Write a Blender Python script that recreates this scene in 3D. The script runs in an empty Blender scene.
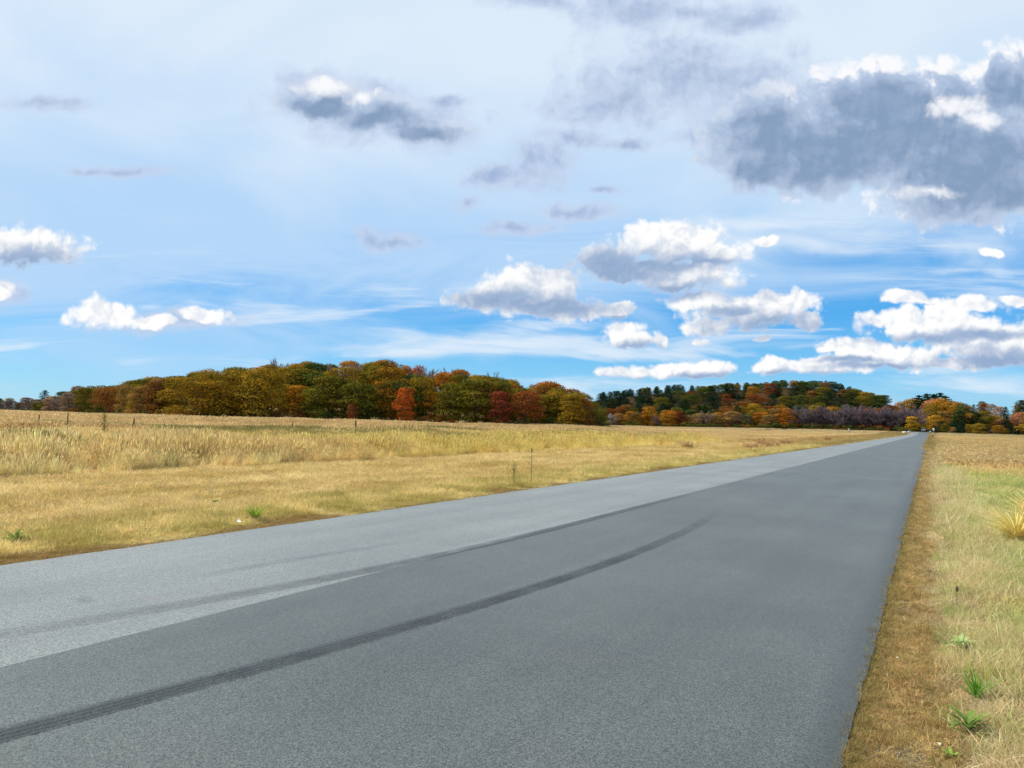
import bpy, math, random
import numpy as np
from mathutils import Vector

R_ = math.radians
rng = np.random.default_rng(7)
random.seed(7)
scene = bpy.context.scene
COL = scene.collection

# ------------------------------------------------------------------ camera
H_CAM = 1.55
F_PX = 745.0
YAW, PITCH, ROLL = R_(29.38), R_(2.84), R_(1.46)
fwd = np.array([-math.sin(YAW)*math.cos(PITCH), math.cos(YAW)*math.cos(PITCH), math.sin(PITCH)])
rgt = np.array([math.cos(YAW), math.sin(YAW), 0.0])
upv = np.cross(rgt, fwd)
R2 = rgt*math.cos(ROLL)+upv*math.sin(ROLL)
U2 = -rgt*math.sin(ROLL)+upv*math.cos(ROLL)
CAMP = np.array([0, 0, H_CAM])
cam_d = bpy.data.cameras.new('camera'); cam = bpy.data.objects.new('camera', cam_d); COL.objects.link(cam)
from mathutils import Matrix
M = Matrix(((R2[0], U2[0], -fwd[0], 0), (R2[1], U2[1], -fwd[1], 0), (R2[2], U2[2], -fwd[2], H_CAM), (0, 0, 0, 1)))
cam.matrix_world = M
cam_d.sensor_width = 36; cam_d.lens = F_PX/1024*36; cam_d.clip_start = 0.05; cam_d.clip_end = 20000
scene.camera = cam

def ray(px, py):
    d = fwd*F_PX + R2*(px-512) - U2*(py-384)
    return d/np.linalg.norm(d)
def on_ground(px, py, z=0.0):
    d = ray(px, py); t = (z-H_CAM)/d[2]
    return CAMP+d*t
def hor_y(px): return 408+0.0245*px
def azim(px):
    d = ray(px, hor_y(px)); return math.atan2(d[0], d[1])
def px_of(az):                       # inverse of azim
    return np.interp(az, AZ_T, PX_T)
PX_T = np.linspace(-400, 1400, 400); AZ_T = np.array([azim(p) for p in PX_T])
def z_at(px, py, r):                 # height of the sight line at horizontal range r
    d = ray(px, py); return H_CAM + d[2]/math.hypot(d[0], d[1])*r

# ------------------------------------------------------------------ materials
def newmat(name):
    m = bpy.data.materials.new(name); m.use_nodes = True
    nt = m.node_tree; nt.nodes.clear()
    out = nt.nodes.new('ShaderNodeOutputMaterial')
    return m, nt, out
class NB:
    """tiny node builder"""
    def __init__(s, nt): s.nt = nt
    def n(s, t, **k):
        nd = s.nt.nodes.new(t)
        for a, b in k.items(): setattr(nd, a, b)
        return nd
    def put(s, sock, v):
        if isinstance(v, bpy.types.NodeSocket): s.nt.links.new(v, sock)
        elif v is not None: sock.default_value = v
    def m(s, op, a, b=None, c=None, clamp=False):
        nd = s.n('ShaderNodeMath', operation=op, use_clamp=clamp)
        s.put(nd.inputs[0], a); s.put(nd.inputs[1], b); s.put(nd.inputs[2], c)
        return nd.outputs[0]
    def v(s, op, a, b=None, c=None):
        nd = s.n('ShaderNodeVectorMath', operation=op)
        s.put(nd.inputs[0], a); s.put(nd.inputs[1], b); s.put(nd.inputs[2], c)
        return nd.outputs['Value'] if op in ('DOT_PRODUCT', 'LENGTH', 'DISTANCE') else nd.outputs[0]
    def mix(s, f, a, b, mode='MIX'):
        nd = s.n('ShaderNodeMix', data_type='RGBA', blend_type=mode)
        s.put(nd.inputs[0], f); s.put(nd.inputs[6], a); s.put(nd.inputs[7], b)
        return nd.outputs[2]
    def noise(s, vec, scale, detail=4, rough=.5, dist=0.0, dim='3D'):
        nd = s.n('ShaderNodeTexNoise', noise_dimensions=dim)
        s.put(nd.inputs['Vector'], vec); nd.inputs['Scale'].default_value = scale
        nd.inputs['Detail'].default_value = detail; nd.inputs['Roughness'].default_value = rough
        nd.inputs['Distortion'].default_value = dist
        return nd.outputs[0]
    def mr(s, x, a, b, c=0., d=1., smooth=True):
        nd = s.n('ShaderNodeMapRange', interpolation_type='SMOOTHSTEP' if smooth else 'LINEAR')
        s.put(nd.inputs[0], x); s.put(nd.inputs[1], a); s.put(nd.inputs[2], b); s.put(nd.inputs[3], c); s.put(nd.inputs[4], d)
        return nd.outputs[0]
def c4(c): return (c[0], c[1], c[2], 1)

def simple(name, col, rough=.8, var=.25, scale=8):
    m, nt, out = newmat(name); b = NB(nt)
    tc = b.n('ShaderNodeTexCoord').outputs['Object']
    nz = b.noise(tc, scale, 5)
    p = b.n('ShaderNodeBsdfPrincipled'); p.inputs['Roughness'].default_value = rough
    colr = b.mix(b.mr(nz, .3, .7), c4([x*(1-var) for x in col]), c4([min(1, x*(1+var)) for x in col]))
    nt.links.new(colr, p.inputs['Base Color']); nt.links.new(p.outputs[0], out.inputs[0])
    return m

def leafmat(name, instancer=False, transl=.35, hue2=None, nscale=.25):
    """foliage / grass: colour from the object colour or the instance's tint"""
    m, nt, out = newmat(name); b = NB(nt)
    if instancer:
        a = b.n('ShaderNodeAttribute', attribute_type='INSTANCER', attribute_name='tint'); base = a.outputs['Color']
        r = b.n('ShaderNodeAttribute', attribute_type='GEOMETRY', attribute_name='rnd').outputs['Fac']
        base = b.mix(1.0, base, b.mr(r, 0, 1, .62, 1.38, False), 'MULTIPLY')
    else:
        oi = b.n('ShaderNodeObjectInfo')
        tc = b.n('ShaderNodeTexCoord').outputs['Object']
        off = b.v('MULTIPLY_ADD', (37., 19., 11.), oi.outputs['Random'], tc)
        nz = b.noise(off, nscale, 3, .6)
        r = b.n('ShaderNodeAttribute', attribute_type='GEOMETRY', attribute_name='rnd').outputs['Fac']
        base = oi.outputs['Color']
        k = b.m('ADD', b.m('MULTIPLY', nz, 1.3), b.m('MULTIPLY', r, .5))
        k = b.mr(k, .55, 1.2)
        if hue2:
            base = b.mix(1.0, base, b.mix(k, c4(hue2[0]), c4(hue2[1])), 'MULTIPLY')
    d = b.n('ShaderNodeBsdfDiffuse'); t = b.n('ShaderNodeBsdfTranslucent')
    nt.links.new(base, d.inputs[0]); nt.links.new(base, t.inputs[0])
    mx = b.n('ShaderNodeMixShader'); mx.inputs[0].default_value = transl
    nt.links.new(d.outputs[0], mx.inputs[1]); nt.links.new(t.outputs[0], mx.inputs[2])
    nt.links.new(mx.outputs[0], out.inputs[0])
    return m
M_LEAF = leafmat('broad_leaf', hue2=((.42, .58, .70), (1.85, 1.50, 1.0)), transl=.20, nscale=4.5)
M_NEEDLE = leafmat('needle', hue2=((.6, .7, .8), (1.5, 1.4, 1.1)), transl=.12, nscale=5)
M_TWIG = leafmat('twig', hue2=((.75, .8, .9), (1.2, 1.15, 1.1)), transl=.1, nscale=3)
M_BARK = simple('bark', (.10, .085, .075), .9, .35, 3)
M_GRASS = leafmat('grass_blade', instancer=True, transl=.5)
M_WEED = leafmat('weed_leaf', hue2=((.75, .85, .8), (1.25, 1.15, 1.1)), transl=.35, nscale=12)

# ------------------------------------------------------------------ mesh + object helpers
def np_mesh(name, verts, faces_idx, loop_tot, mats, fattr=None, smooth=False):
    me = bpy.data.meshes.new(name)
    verts = np.asarray(verts, dtype=np.float32)
    me.vertices.add(len(verts)); me.vertices.foreach_set('co', verts.ravel())
    faces_idx = np.asarray(faces_idx, dtype=np.int32).ravel()
    loop_tot = np.asarray(loop_tot, dtype=np.int32)
    me.loops.add(len(faces_idx)); me.loops.foreach_set('vertex_index', faces_idx)
    me.polygons.add(len(loop_tot))
    me.polygons.foreach_set('loop_start', np.concatenate([[0], np.cumsum(loop_tot)[:-1]]).astype(np.int32))
    me.polygons.foreach_set('loop_total', loop_tot)
    if fattr is not None:
        a = me.attributes.new('rnd', 'FLOAT', 'FACE'); a.data.foreach_set('value', np.asarray(fattr, dtype=np.float32))
    me.update(calc_edges=True)
    if smooth: me.polygons.foreach_set('use_smooth', np.ones(len(loop_tot), dtype=bool))
    for mt in mats: me.materials.append(mt)
    return me
def obj(name, me, parent=None, loc=(0, 0, 0), link=True):
    o = bpy.data.objects.new(name, me); o.location = loc
    if link: COL.objects.link(o)
    if parent: o.parent = parent
    return o
def tag(o, label=None, cat=None, group=None, kind=None):
    for k, v in (('label', label), ('category', cat), ('group', group), ('kind', kind)):
        if v: o[k] = v
    return o

class MB:
    def __init__(s): s.v = []; s.f = []; s.r = []
    def quad(s, a, b, c, d, r=None):
        n = len(s.v); s.v += [a, b, c, d]; s.f.append((n, n+1, n+2, n+3)); s.r.append(random.random() if r is None else r)
    def poly(s, pts, r=None):
        n = len(s.v); s.v += [tuple(p) for p in pts]; s.f.append(tuple(range(n, n+len(pts)))); s.r.append(random.random() if r is None else r)
    def tube(s, pts, rad, n=6):
        pts = [Vector(p) for p in pts]; base = len(s.v); m = len(pts)
        for i, p in enumerate(pts):
            d = (pts[min(i+1, m-1)]-pts[max(i-1, 0)]).normalized()
            a = d.cross(Vector((.3, .9, .1))).normalized(); b = d.cross(a)
            for k in range(n):
                t = 2*math.pi*k/n; s.v.append(tuple(p+(a*math.cos(t)+b*math.sin(t))*rad[i]))
        for i in range(m-1):
            for k in range(n):
                k2 = (k+1) % n
                s.f.append((base+i*n+k, base+i*n+k2, base+(i+1)*n+k2, base+(i+1)*n+k)); s.r.append(.5)
        s.f.append(tuple(base+k for k in range(n))[::-1]); s.r.append(.5)
        s.f.append(tuple(base+(m-1)*n+k for k in range(n))); s.r.append(.5)
    def box(s, c, d, rz=0., bev=0.0):
        cx, cy, cz = c; hx, hy, hz = d[0]/2, d[1]/2, d[2]/2
        # chamfered in plan
        b = min(bev, hx*.8, hy*.8)
        ring = [(hx-b, -hy), (hx, -hy+b), (hx, hy-b), (hx-b, hy), (-hx+b, hy), (-hx, hy-b), (-hx, -hy+b), (-hx+b, -hy)] if b > 0 else [(hx, -hy), (hx, hy), (-hx, hy), (-hx, -hy)]
        cs, sn = math.cos(rz), math.sin(rz); n = len(ring); base = len(s.v)
        lv = [(-hz, 1), (hz-b, 1), (hz, 1-b/max(hx, hy))] if b > 0 else [(-hz, 1), (hz, 1)]
        for z, k in lv:
            for x, y in ring:
                x2, y2 = x*k, y*k
                s.v.append((cx+x2*cs-y2*sn, cy+x2*sn+y2*cs, cz+z))
        for l in range(len(lv)-1):
            for i in range(n):
                j = (i+1) % n; s.f.append((base+l*n+i, base+l*n+j, base+(l+1)*n+j, base+(l+1)*n+i)); s.r.append(.5)
        s.f.append(tuple(base+i for i in range(n))[::-1]); s.r.append(.5)
        s.f.append(tuple(base+(len(lv)-1)*n+i for i in range(n))); s.r.append(.5)
    def mesh(s, name, mats, smooth=False):
        return np_mesh(name, s.v, [i for f in s.f for i in f], [len(f) for f in s.f], mats, s.r, smooth)
    def build(s, name, mat, parent=None, loc=(0, 0, 0), smooth=False):
        return obj(name, s.mesh(name, [mat], smooth), parent, loc)

# ------------------------------------------------------------------ terrain
ROAD_L, SEAM, ROAD_R = -7.93, -4.78, -0.36
LW = np.array([(-300, 398), (-100, 397), (0, 396), (19, 399), (34, 397), (48, 396), (62, 390), (81, 384), (116, 381), (162, 374), (203, 370), (262, 363), (294, 361),
               (331, 363), (378, 359), (397, 362), (409, 366), (425, 369), (462, 366), (481, 372), (500, 376), (519, 381), (528, 383),
               (547, 381), (566, 386), (590, 397), (606, 409), (620, 424)], float)
HL = np.array([(560, 400), (600, 392), (640, 388), (675, 384), (698, 386), (709, 385), (730, 382), (758, 383), (780, 380), (833, 381), (847, 386),
               (869, 392), (890, 396), (900, 398), (926, 393), (938, 393), (947, 395), (963, 401), (971, 405), (984, 403), (995, 407), (1001, 410),
               (1015, 409), (1021, 402), (1060, 398), (1300, 398)], float)
def lw_top(px): return np.interp(px, LW[:, 0], LW[:, 1])
def hl_top(px): return np.interp(px, HL[:, 0], HL[:, 1])
def lw_r(px):   # front and ridge range of the left wood
    rf = np.interp(px, [0, 60, 120, 200, 450, 608], [420, 330, 250, 215, 205, 215])
    rr = np.interp(px, [0, 60, 120, 200, 450, 560, 608], [450, 380, 320, 300, 290, 250, 225])
    return rf, rr
def hl_r(px):
    rf = np.interp(px, [600, 900, 1024], [430, 425, 400]); rr = np.interp(px, [600, 800, 900, 940, 1024], [620, 660, 570, 520, 470])
    return rf, rr
ZL = np.array([max(0, z_at(p, lw_top(p), lw_r(p)[1])-14.5) if p < 600 else 0 for p in PX_T])
ZH = np.array([max(0, z_at(p, hl_top(p), hl_r(p)[1])-6.5) if 560 < p else 0 for p in PX_T])
def sstep(x): x = np.clip(x, 0, 1); return x*x*(3-2*x)
def zfun(x, y):
    x = np.asarray(x, float); y = np.asarray(y, float)
    r = np.hypot(x, y); az = np.arctan2(x, y); px = np.interp(az, AZ_T, PX_T)
    rf, rr = lw_r(px); zl = np.interp(px, PX_T, ZL)*sstep((r-rf)/(rr-rf+1))
    rf, rr = hl_r(px); zh = np.interp(px, PX_T, ZH)*sstep((r-rf)/(rr-rf+1))
    z = np.maximum(zl, zh)
    z = np.where((y < 0) | (px < -390) | (px > 1390), 0, z)
    mask = sstep((np.abs(x+4)-10)/20)
    rise = 1.35*sstep((y-285)/150)*(1-sstep((y-445)/155)*.6)
    return z*mask + rise*(1-sstep((np.abs(x+4)-30)/150))
def zf(x, y): return float(zfun(x, y))

# ------------------------------------------------------------------ ground sheet, road
def grid_lines(a, n, k=6.5): t = np.linspace(-1, 1, n); return a*np.sinh(k*t)/math.sinh(k)
xs = np.unique(np.concatenate([grid_lines(4000, 261), [ROAD_L, ROAD_R, SEAM]]))
ys = np.unique(np.concatenate([grid_lines(4000, 261)])); 
X, Y = np.meshgrid(xs, ys); Z = zfun(X, Y)
V = np.stack([X, Y, Z], -1).reshape(-1, 3)
nx, ny = len(xs), len(ys)
I = (np.arange(ny-1)[:, None]*nx+np.arange(nx-1)[None, :]).ravel()
Fq = np.stack([I, I+1, I+1+nx, I+nx], 1)

gm, nt, out = newmat('field_soil'); b = NB(nt)
pos = b.n('ShaderNodeNewGeometry').outputs['Position']
sx = b.n('ShaderNodeSeparateXYZ'); nt.links.new(pos, sx.inputs[0]); px_, py_ = sx.outputs[0], sx.outputs[1]
n1 = b.noise(pos, .12, 5, .6); n2 = b.noise(pos, 1.7, 6, .65); n3 = b.noise(pos, 35, 4, .7)
wob = b.m('ADD', px_, b.m('MULTIPLY', b.m('SUBTRACT', n2, .5), 1.2))
mown = b.mix(b.mr(n2, .35, .65), (.33, .20, .065, 1), (.44, .29, .11, 1))
tall = b.mix(b.mr(n1, .35, .65), (.40, .27, .12, 1), (.50, .37, .17, 1))
green = b.mix(b.mr(n2, .4, .6), (.15, .17, .04, 1), (.30, .25, .08, 1))
soil = b.mix(b.mr(n3, .35, .65), (.10, .08, .045, 1), (.26, .20, .11, 1))
c = b.mix(b.mr(wob, -16.5, -18.5), mown, tall)
c = b.mix(b.mr(wob, -10.2, -9.0), c, green)
c = b.mix(b.mr(wob, -8.8, -8.3), c, soil)
c = b.mix(b.mr(wob, .3, 1.0), c, b.mix(b.mr(n1, .45, .55), green, mown))
far = b.mr(py_, 14, 40); right = b.mr(wob, 1., 2.)
c = b.mix(b.m('MULTIPLY', far, right), c, b.mix(b.mr(n1, .4, .6), (.42, .30, .13, 1), (.50, .36, .17, 1)))
c = b.mix(1.0, c, b.mr(n3, .3, .7, .75, 1.2), 'MULTIPLY')
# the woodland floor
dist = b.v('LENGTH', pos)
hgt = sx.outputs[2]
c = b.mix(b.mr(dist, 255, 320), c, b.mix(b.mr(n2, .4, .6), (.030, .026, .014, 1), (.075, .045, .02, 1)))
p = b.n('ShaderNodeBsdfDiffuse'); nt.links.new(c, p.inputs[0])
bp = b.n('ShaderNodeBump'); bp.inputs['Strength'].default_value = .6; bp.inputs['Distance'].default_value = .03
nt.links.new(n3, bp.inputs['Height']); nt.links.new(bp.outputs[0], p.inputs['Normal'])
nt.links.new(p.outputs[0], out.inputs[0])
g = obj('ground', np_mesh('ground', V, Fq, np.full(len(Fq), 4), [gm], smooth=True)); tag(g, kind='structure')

def asphalt(name, dark, light, patch, edge=None):
    m, nt, out = newmat(name); b = NB(nt)
    pos = b.n('ShaderNodeNewGeometry').outputs['Position']
    f1 = b.noise(pos, 110, 3, .8); f2 = b.noise(pos, 42, 3, .7); big = b.noise(pos, .35, 5, .6)
    vo = b.n('ShaderNodeTexVoronoi'); vo.inputs['Scale'].default_value = 150; nt.links.new(pos, vo.inputs['Vector'])
    chip = b.n('ShaderNodeSeparateColor'); nt.links.new(vo.outputs['Color'], chip.inputs[0])
    st = b.v('MULTIPLY', pos, (1.6, .06, 1)); streak = b.noise(st, 1.2, 4, .6)
    k = b.m('ADD', b.m('MULTIPLY', f1, .5), b.m('MULTIPLY', f2, .5))
    c = b.mix(b.mr(k, .38, .62), c4(dark), c4(light))
    c = b.mix(b.mr(chip.outputs[0], .80, 1.0, 0, .75), c, c4([x*1.7 for x in light]))
    c = b.mix(b.mr(chip.outputs[1], .85, 1.0, 0, .6), c, c4([x*.45 for x in dark]))
    c = b.mix(.65, c, b.mix(chip.outputs[2], c4([x*.1 for x in dark]), c4([x*1.6 for x in light])))
    c = b.mix(1.0, c, b.mr(big, .35, .65, 1-patch, 1+patch), 'MULTIPLY')
    sxp = b.n('ShaderNodeSeparateXYZ'); nt.links.new(pos, sxp.inputs[0])
    # newer lane darkens towards its outer edge, with an uneven border
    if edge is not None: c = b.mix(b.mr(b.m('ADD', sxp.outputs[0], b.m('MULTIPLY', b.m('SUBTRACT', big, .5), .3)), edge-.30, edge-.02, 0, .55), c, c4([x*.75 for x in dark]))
    c = b.mix(1.0, c, b.mr(streak, .35, .65, .93, 1.07), 'MULTIPLY')
    # reddish older stone in patches
    c = b.mix(b.mr(b.noise(pos, .8, 3), .58, .7, 0, .35), c, b.mix(1.0, c, (1.15, .98, 1.02, 1), 'MULTIPLY'))
    p = b.n('ShaderNodeBsdfPrincipled'); p.inputs['Roughness'].default_value = .50; nt.links.new(c, p.inputs['Base Color'])
    p.inputs['Specular IOR Level'].default_value = .62
    bp = b.n('ShaderNodeBump'); bp.inputs['Strength'].default_value = .8; bp.inputs['Distance'].default_value = .004
    nt.links.new(k, bp.inputs['Height']); nt.links.new(bp.outputs[0], p.inputs['Normal']); nt.links.new(p.outputs[0], out.inputs[0])
    return m
M_ASPH_OLD = asphalt('old_asphalt', (.090, .098, .091), (.212, .225, .210), .09)
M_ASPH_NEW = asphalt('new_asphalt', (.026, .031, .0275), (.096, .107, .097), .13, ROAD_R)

def strip(name, xl, xr, mat, lift, wl, wr, y0=-40, y1=600):
    yl = ys[(ys >= y0) & (ys <= y1)]
    fine = np.arange(0, 40, .06); yy = np.unique(np.concatenate([yl, fine]))
    r = np.random.default_rng(5)
    def wander(a):
        n = r.normal(0, 1, len(yy)); s = np.convolve(n, np.ones(5)/5, 'same'); s2 = np.convolve(n, np.ones(41)/41, 'same')
        return a*(s*.8+s2*2.5)
    L = xl+wander(wl); Rr = xr+wander(wr)
    base = np.interp(yy, yl, zfun(np.full(len(yl), -4.), yl))
    cols = 2
    V = np.stack([np.stack([L, yy, base+lift], 1), np.stack([Rr, yy, base+lift], 1)], 1).reshape(-1, 3)
    i = np.arange(len(yy)-1)*2
    F = np.stack([i, i+1, i+3, i+2], 1)
    o = obj(name, np_mesh(name, V, F, np.full(len(F), 4), [mat])); tag(o, kind='structure'); return o
strip('road', ROAD_L, ROAD_R-.05, M_ASPH_OLD, .012, .025, .0)
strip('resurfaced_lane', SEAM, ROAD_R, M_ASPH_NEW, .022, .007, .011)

# tyre marks lying on the road
def markmat(name, col, amax, stripes):
    m, nt, out = newmat(name); b = NB(nt)
    uv = b.n('ShaderNodeAttribute', attribute_type='GEOMETRY', attribute_name='muv').outputs['Vector']
    s = b.n('ShaderNodeSeparateXYZ'); nt.links.new(uv, s.inputs[0]); u, v, fade = s.outputs
    pos = b.n('ShaderNodeNewGeometry').outputs['Position']
    edge = b.m('MULTIPLY', b.mr(b.m('ADD', u, b.m('MULTIPLY', b.m('SUBTRACT', b.noise(pos, 30, 3), .5), .15)), 0, .10), b.mr(u, 1, .62))
    wv = b.m('MULTIPLY_ADD', b.m('SINE', b.m('MULTIPLY', u, 2*math.pi*stripes)), .28, .72)
    gr = b.mr(b.noise(pos, 110, 3, .8), .62, .40, .15, 1)
    lg = b.mr(b.noise(pos, 2.2, 5, .7), .3, .7, .55, 1.15)
    a = b.m('MULTIPLY', b.m('MULTIPLY', edge, wv), b.m('MULTIPLY', gr, lg)); a = b.m('MULTIPLY', a, b.m('MULTIPLY', fade, amax), clamp=True)
    p = b.n('ShaderNodeBsdfPrincipled'); p.inputs['Base Color'].default_value = c4(col); p.inputs['Roughness'].default_value = .6
    t = b.n('ShaderNodeBsdfTransparent'); mx = b.n('ShaderNodeMixShader')
    nt.links.new(a, mx.inputs[0]); nt.links.new(t.outputs[0], mx.inputs[1]); nt.links.new(p.outputs[0], mx.inputs[2]); nt.links.new(mx.outputs[0], out.inputs[0])
    return m
def mark(name, pix, width, mat, fades, lift=.026):
    P = np.array([on_ground(*q)[:2] for q in pix])
    t = np.concatenate([[0], np.cumsum(np.hypot(*np.diff(P, axis=0).T))]); T = np.linspace(0, t[-1], 80)
    # smooth through the control points (cubic fit)
    deg = min(3, len(P)-1); cx = np.polyfit(t, P[:, 0], deg); cy = np.polyfit(t, P[:, 1], deg)
    C = np.stack([np.polyval(cx, T), np.polyval(cy, T)], 1); D = np.gradient(C, axis=0); D /= np.linalg.norm(D, axis=1)[:, None]
    N = np.stack([-D[:, 1], D[:, 0]], 1)
    fd = np.interp(T/t[-1], np.linspace(0, 1, len(fades)), fades)
    V = []; UV = []
    for i in range(len(T)):
        for k in range(5):
            q = C[i]+N[i]*(k/4-.5)*width; V.append((q[0], q[1], lift)); UV.append((k/4, T[i], fd[i]))
    F = [(i*5+k, i*5+k+1, i*5+k+6, i*5+k+5) for i in range(len(T)-1) for k in range(4)]
    me = np_mesh(name, V, F, [4]*len(F), [mat]); a = me.attributes.new('muv', 'FLOAT_VECTOR', 'POINT')
    a.data.foreach_set('vector', np.array(UV, np.float32).ravel())
    tag(obj(name, me), kind='structure')
mm1 = markmat('skid_rubber', (.013, .016, .019), 1.1, 5); mm2 = markmat('faint_rubber', (.048, .053, .064), 1., 2)
mark('tyre_mark', [(-160, 782), (0, 742), (150, 699), (300, 655), (400, 630), (500, 601), (600, 570), (660, 544), (697, 523), (722, 509)], .23, mm1, [.9, 1, .85, 1, .9, .8, .6, .4, .15, .0])
mark('tyre_mark', [(-120, 654), (0, 637), (100, 621), (200, 602), (300, 583), (400, 564), (512, 541), (620, 512), (700, 493)], .26, mm2, [.25, .5, .9, 1, 1, .9, .6, .4, 0])
mark('tyre_mark', [(168, 583), (240, 570), (305, 559), (420, 541)], .16, mm2, [0, .4, .4, 0])
mark('tyre_mark', [(76, 601), (84, 602), (92, 604)], .16, mm1, [0, .5, 0], .028)

# ------------------------------------------------------------------ trees
def rnd_dir(n, g):
    v = g.normal(size=(n, 3)); return v/np.linalg.norm(v, axis=1)[:, None]
def leaf_quads(P, N, S, g, asp=.75, flat=0.0):
    """irregular leaf faces at P, facing N, of size S"""
    n = len(P)
    a = np.cross(N, rnd_dir(n, g)); a /= np.linalg.norm(a, axis=1)[:, None]+1e-9
    b_ = np.cross(N, a)
    s = S[:, None]; j = lambda: g.uniform(.6, 1.25, (n, 1))
    bend = N*s*.25
    q = np.stack([P-a*s*j(), P-b_*s*asp*j()+bend*j(), P+a*s*j(), P+b_*s*asp*j()-bend*j()*.3], 1)
    return q.reshape(-1, 3), np.arange(4*n).reshape(n, 4)

def broad_crown(seed, w=1.0, h=1.0, low=.12, nl=26, nleaf=3400, leaf=.026, dens=1.0):
    """unit-height tree: crown from z=low to 1, width w; returns mesh + lobe centres"""
    g = np.random.default_rng(seed); C = []; Rl = []
    for i in range(nl):
        t = g.uniform(0, 1)**.9; z = low+(1-low)*(.08+.80*t)
        env = w/2*math.sqrt(max(.05, 1-((t-.32)/.72)**2)) * g.uniform(.80, 1.12)
        r = g.uniform(.10, .21)*(.75+.4*w); a = g.uniform(0, 2*math.pi) if i > 3 else i*2.1
        q = env-r*.8; q *= math.sqrt(g.uniform(.25, 1))
        C.append((q*math.cos(a), q*math.sin(a), min(z, 1-r*.62))); Rl.append(r)
    C = np.array(C); Rl = np.array(Rl)
    k = g.choice(nl, nleaf, p=Rl**2/np.sum(Rl**2)); d = rnd_dir(nleaf, g)
    d[:, 2] = np.where((d[:, 2] < -.25) & (g.random(nleaf) < .7), -d[:, 2], d[:, 2])
    # spray structure: clump directions
    rr = Rl[k]*g.uniform(.72, 1.08, nleaf)*(1+.16*np.sin(9*d[:, 0]+k)*np.cos(8*d[:, 1]+2*k))
    P = C[k]+d*rr[:, None]*np.array([1.2, 1.2, .52])
    # drop leaves buried deep inside another lobe
    keep = np.ones(nleaf, bool)
    for c_, r_ in zip(C, Rl):
        q = (P-c_)/np.array([1.2, 1.2, .52]); keep &= ~((np.linalg.norm(q, axis=1) < r_*.62) & (g.random(nleaf) < .85))
    P, d = P[keep], d[keep]
    N = d*np.array([.7, .7, 1.1])+g.normal(0, .30, d.shape); N /= np.linalg.norm(N, axis=1)[:, None]
    S = g.uniform(.55, 1.25, len(P))*leaf
    v, f = leaf_quads(P, N, S, g)
    me = np_mesh('crown', v, f, np.full(len(f), 4), [M_LEAF], g.random(len(f)))
    return me, C
def trunk_mesh(seed, C, rad=.018, top=.75, n=7):
    random.seed(seed); m = MB()
    m.tube([(0, 0, -.02), (.004, 0, .1), (-.006, .004, .3), (.006, -.004, .5), (0, 0, top)], [rad*1.5, rad*1.05, rad*.85, rad*.6, rad*.2], 7)
    for i in sorted(range(len(C)), key=lambda i: -C[i][2])[::2][:n+5]:
        c = Vector(C[i]); s = max(.12, c.z-math.hypot(c.x, c.y)*.7-.04)
        mid = Vector((c.x*.5, c.y*.5, (s+c.z)/2-.01))
        m.tube([(0, 0, s), mid, c, c+(c-mid)*.4], [rad*.5, rad*.32, rad*.18, rad*.05], 5)
    return m.mesh('trunk', [M_BARK])
def pine_crown(seed, w=.45, n=2600, layers=14):
    g = np.random.default_rng(seed); P = []; N = []; S = []
    C = []
    for i in range(layers):
        t = i/(layers-1); z = .04+.92*t; L = w/2*(1-t)**.55*(1.05 if t > .08 else .85)+.03
        nb = int(9-5*t); a0 = g.uniform(0, 6)
        for k in range(nb):
            a = a0+k*2*math.pi/nb+g.uniform(-.3, .3); l = L*g.uniform(.65, 1.15)
            m = int(n/layers/nb*(1.6-1.1*t)); s = g.uniform(.15, 1, m)**.7
            ww = .045*(1-s*.4)
            p = np.stack([np.cos(a)*s*l+g.normal(0, 1, m)*ww, np.sin(a)*s*l+g.normal(0, 1, m)*ww, z+s*l*.22+g.normal(0, .012, m)], 1)
            P.append(p); C.append((math.cos(a)*l*.8, math.sin(a)*l*.8, z+.1*l))
    P = np.concatenate(P); nn = len(P)
    top = np.stack([g.normal(0, .012, 60), g.normal(0, .012, 60), g.uniform(.9, 1., 60)], 1); P = np.concatenate([P, top]); nn = len(P)
    N = np.array([0, 0, 1.])+g.normal(0, .5, (nn, 3)); N /= np.linalg.norm(N, axis=1)[:, None]
    v, f = leaf_quads(P, N, g.uniform(.5, 1.2, nn)*.022, g, .7)
    return np_mesh('crown', v, f, np.full(len(f), 4), [M_NEEDLE], g.random(len(f))), np.array(C)
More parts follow.
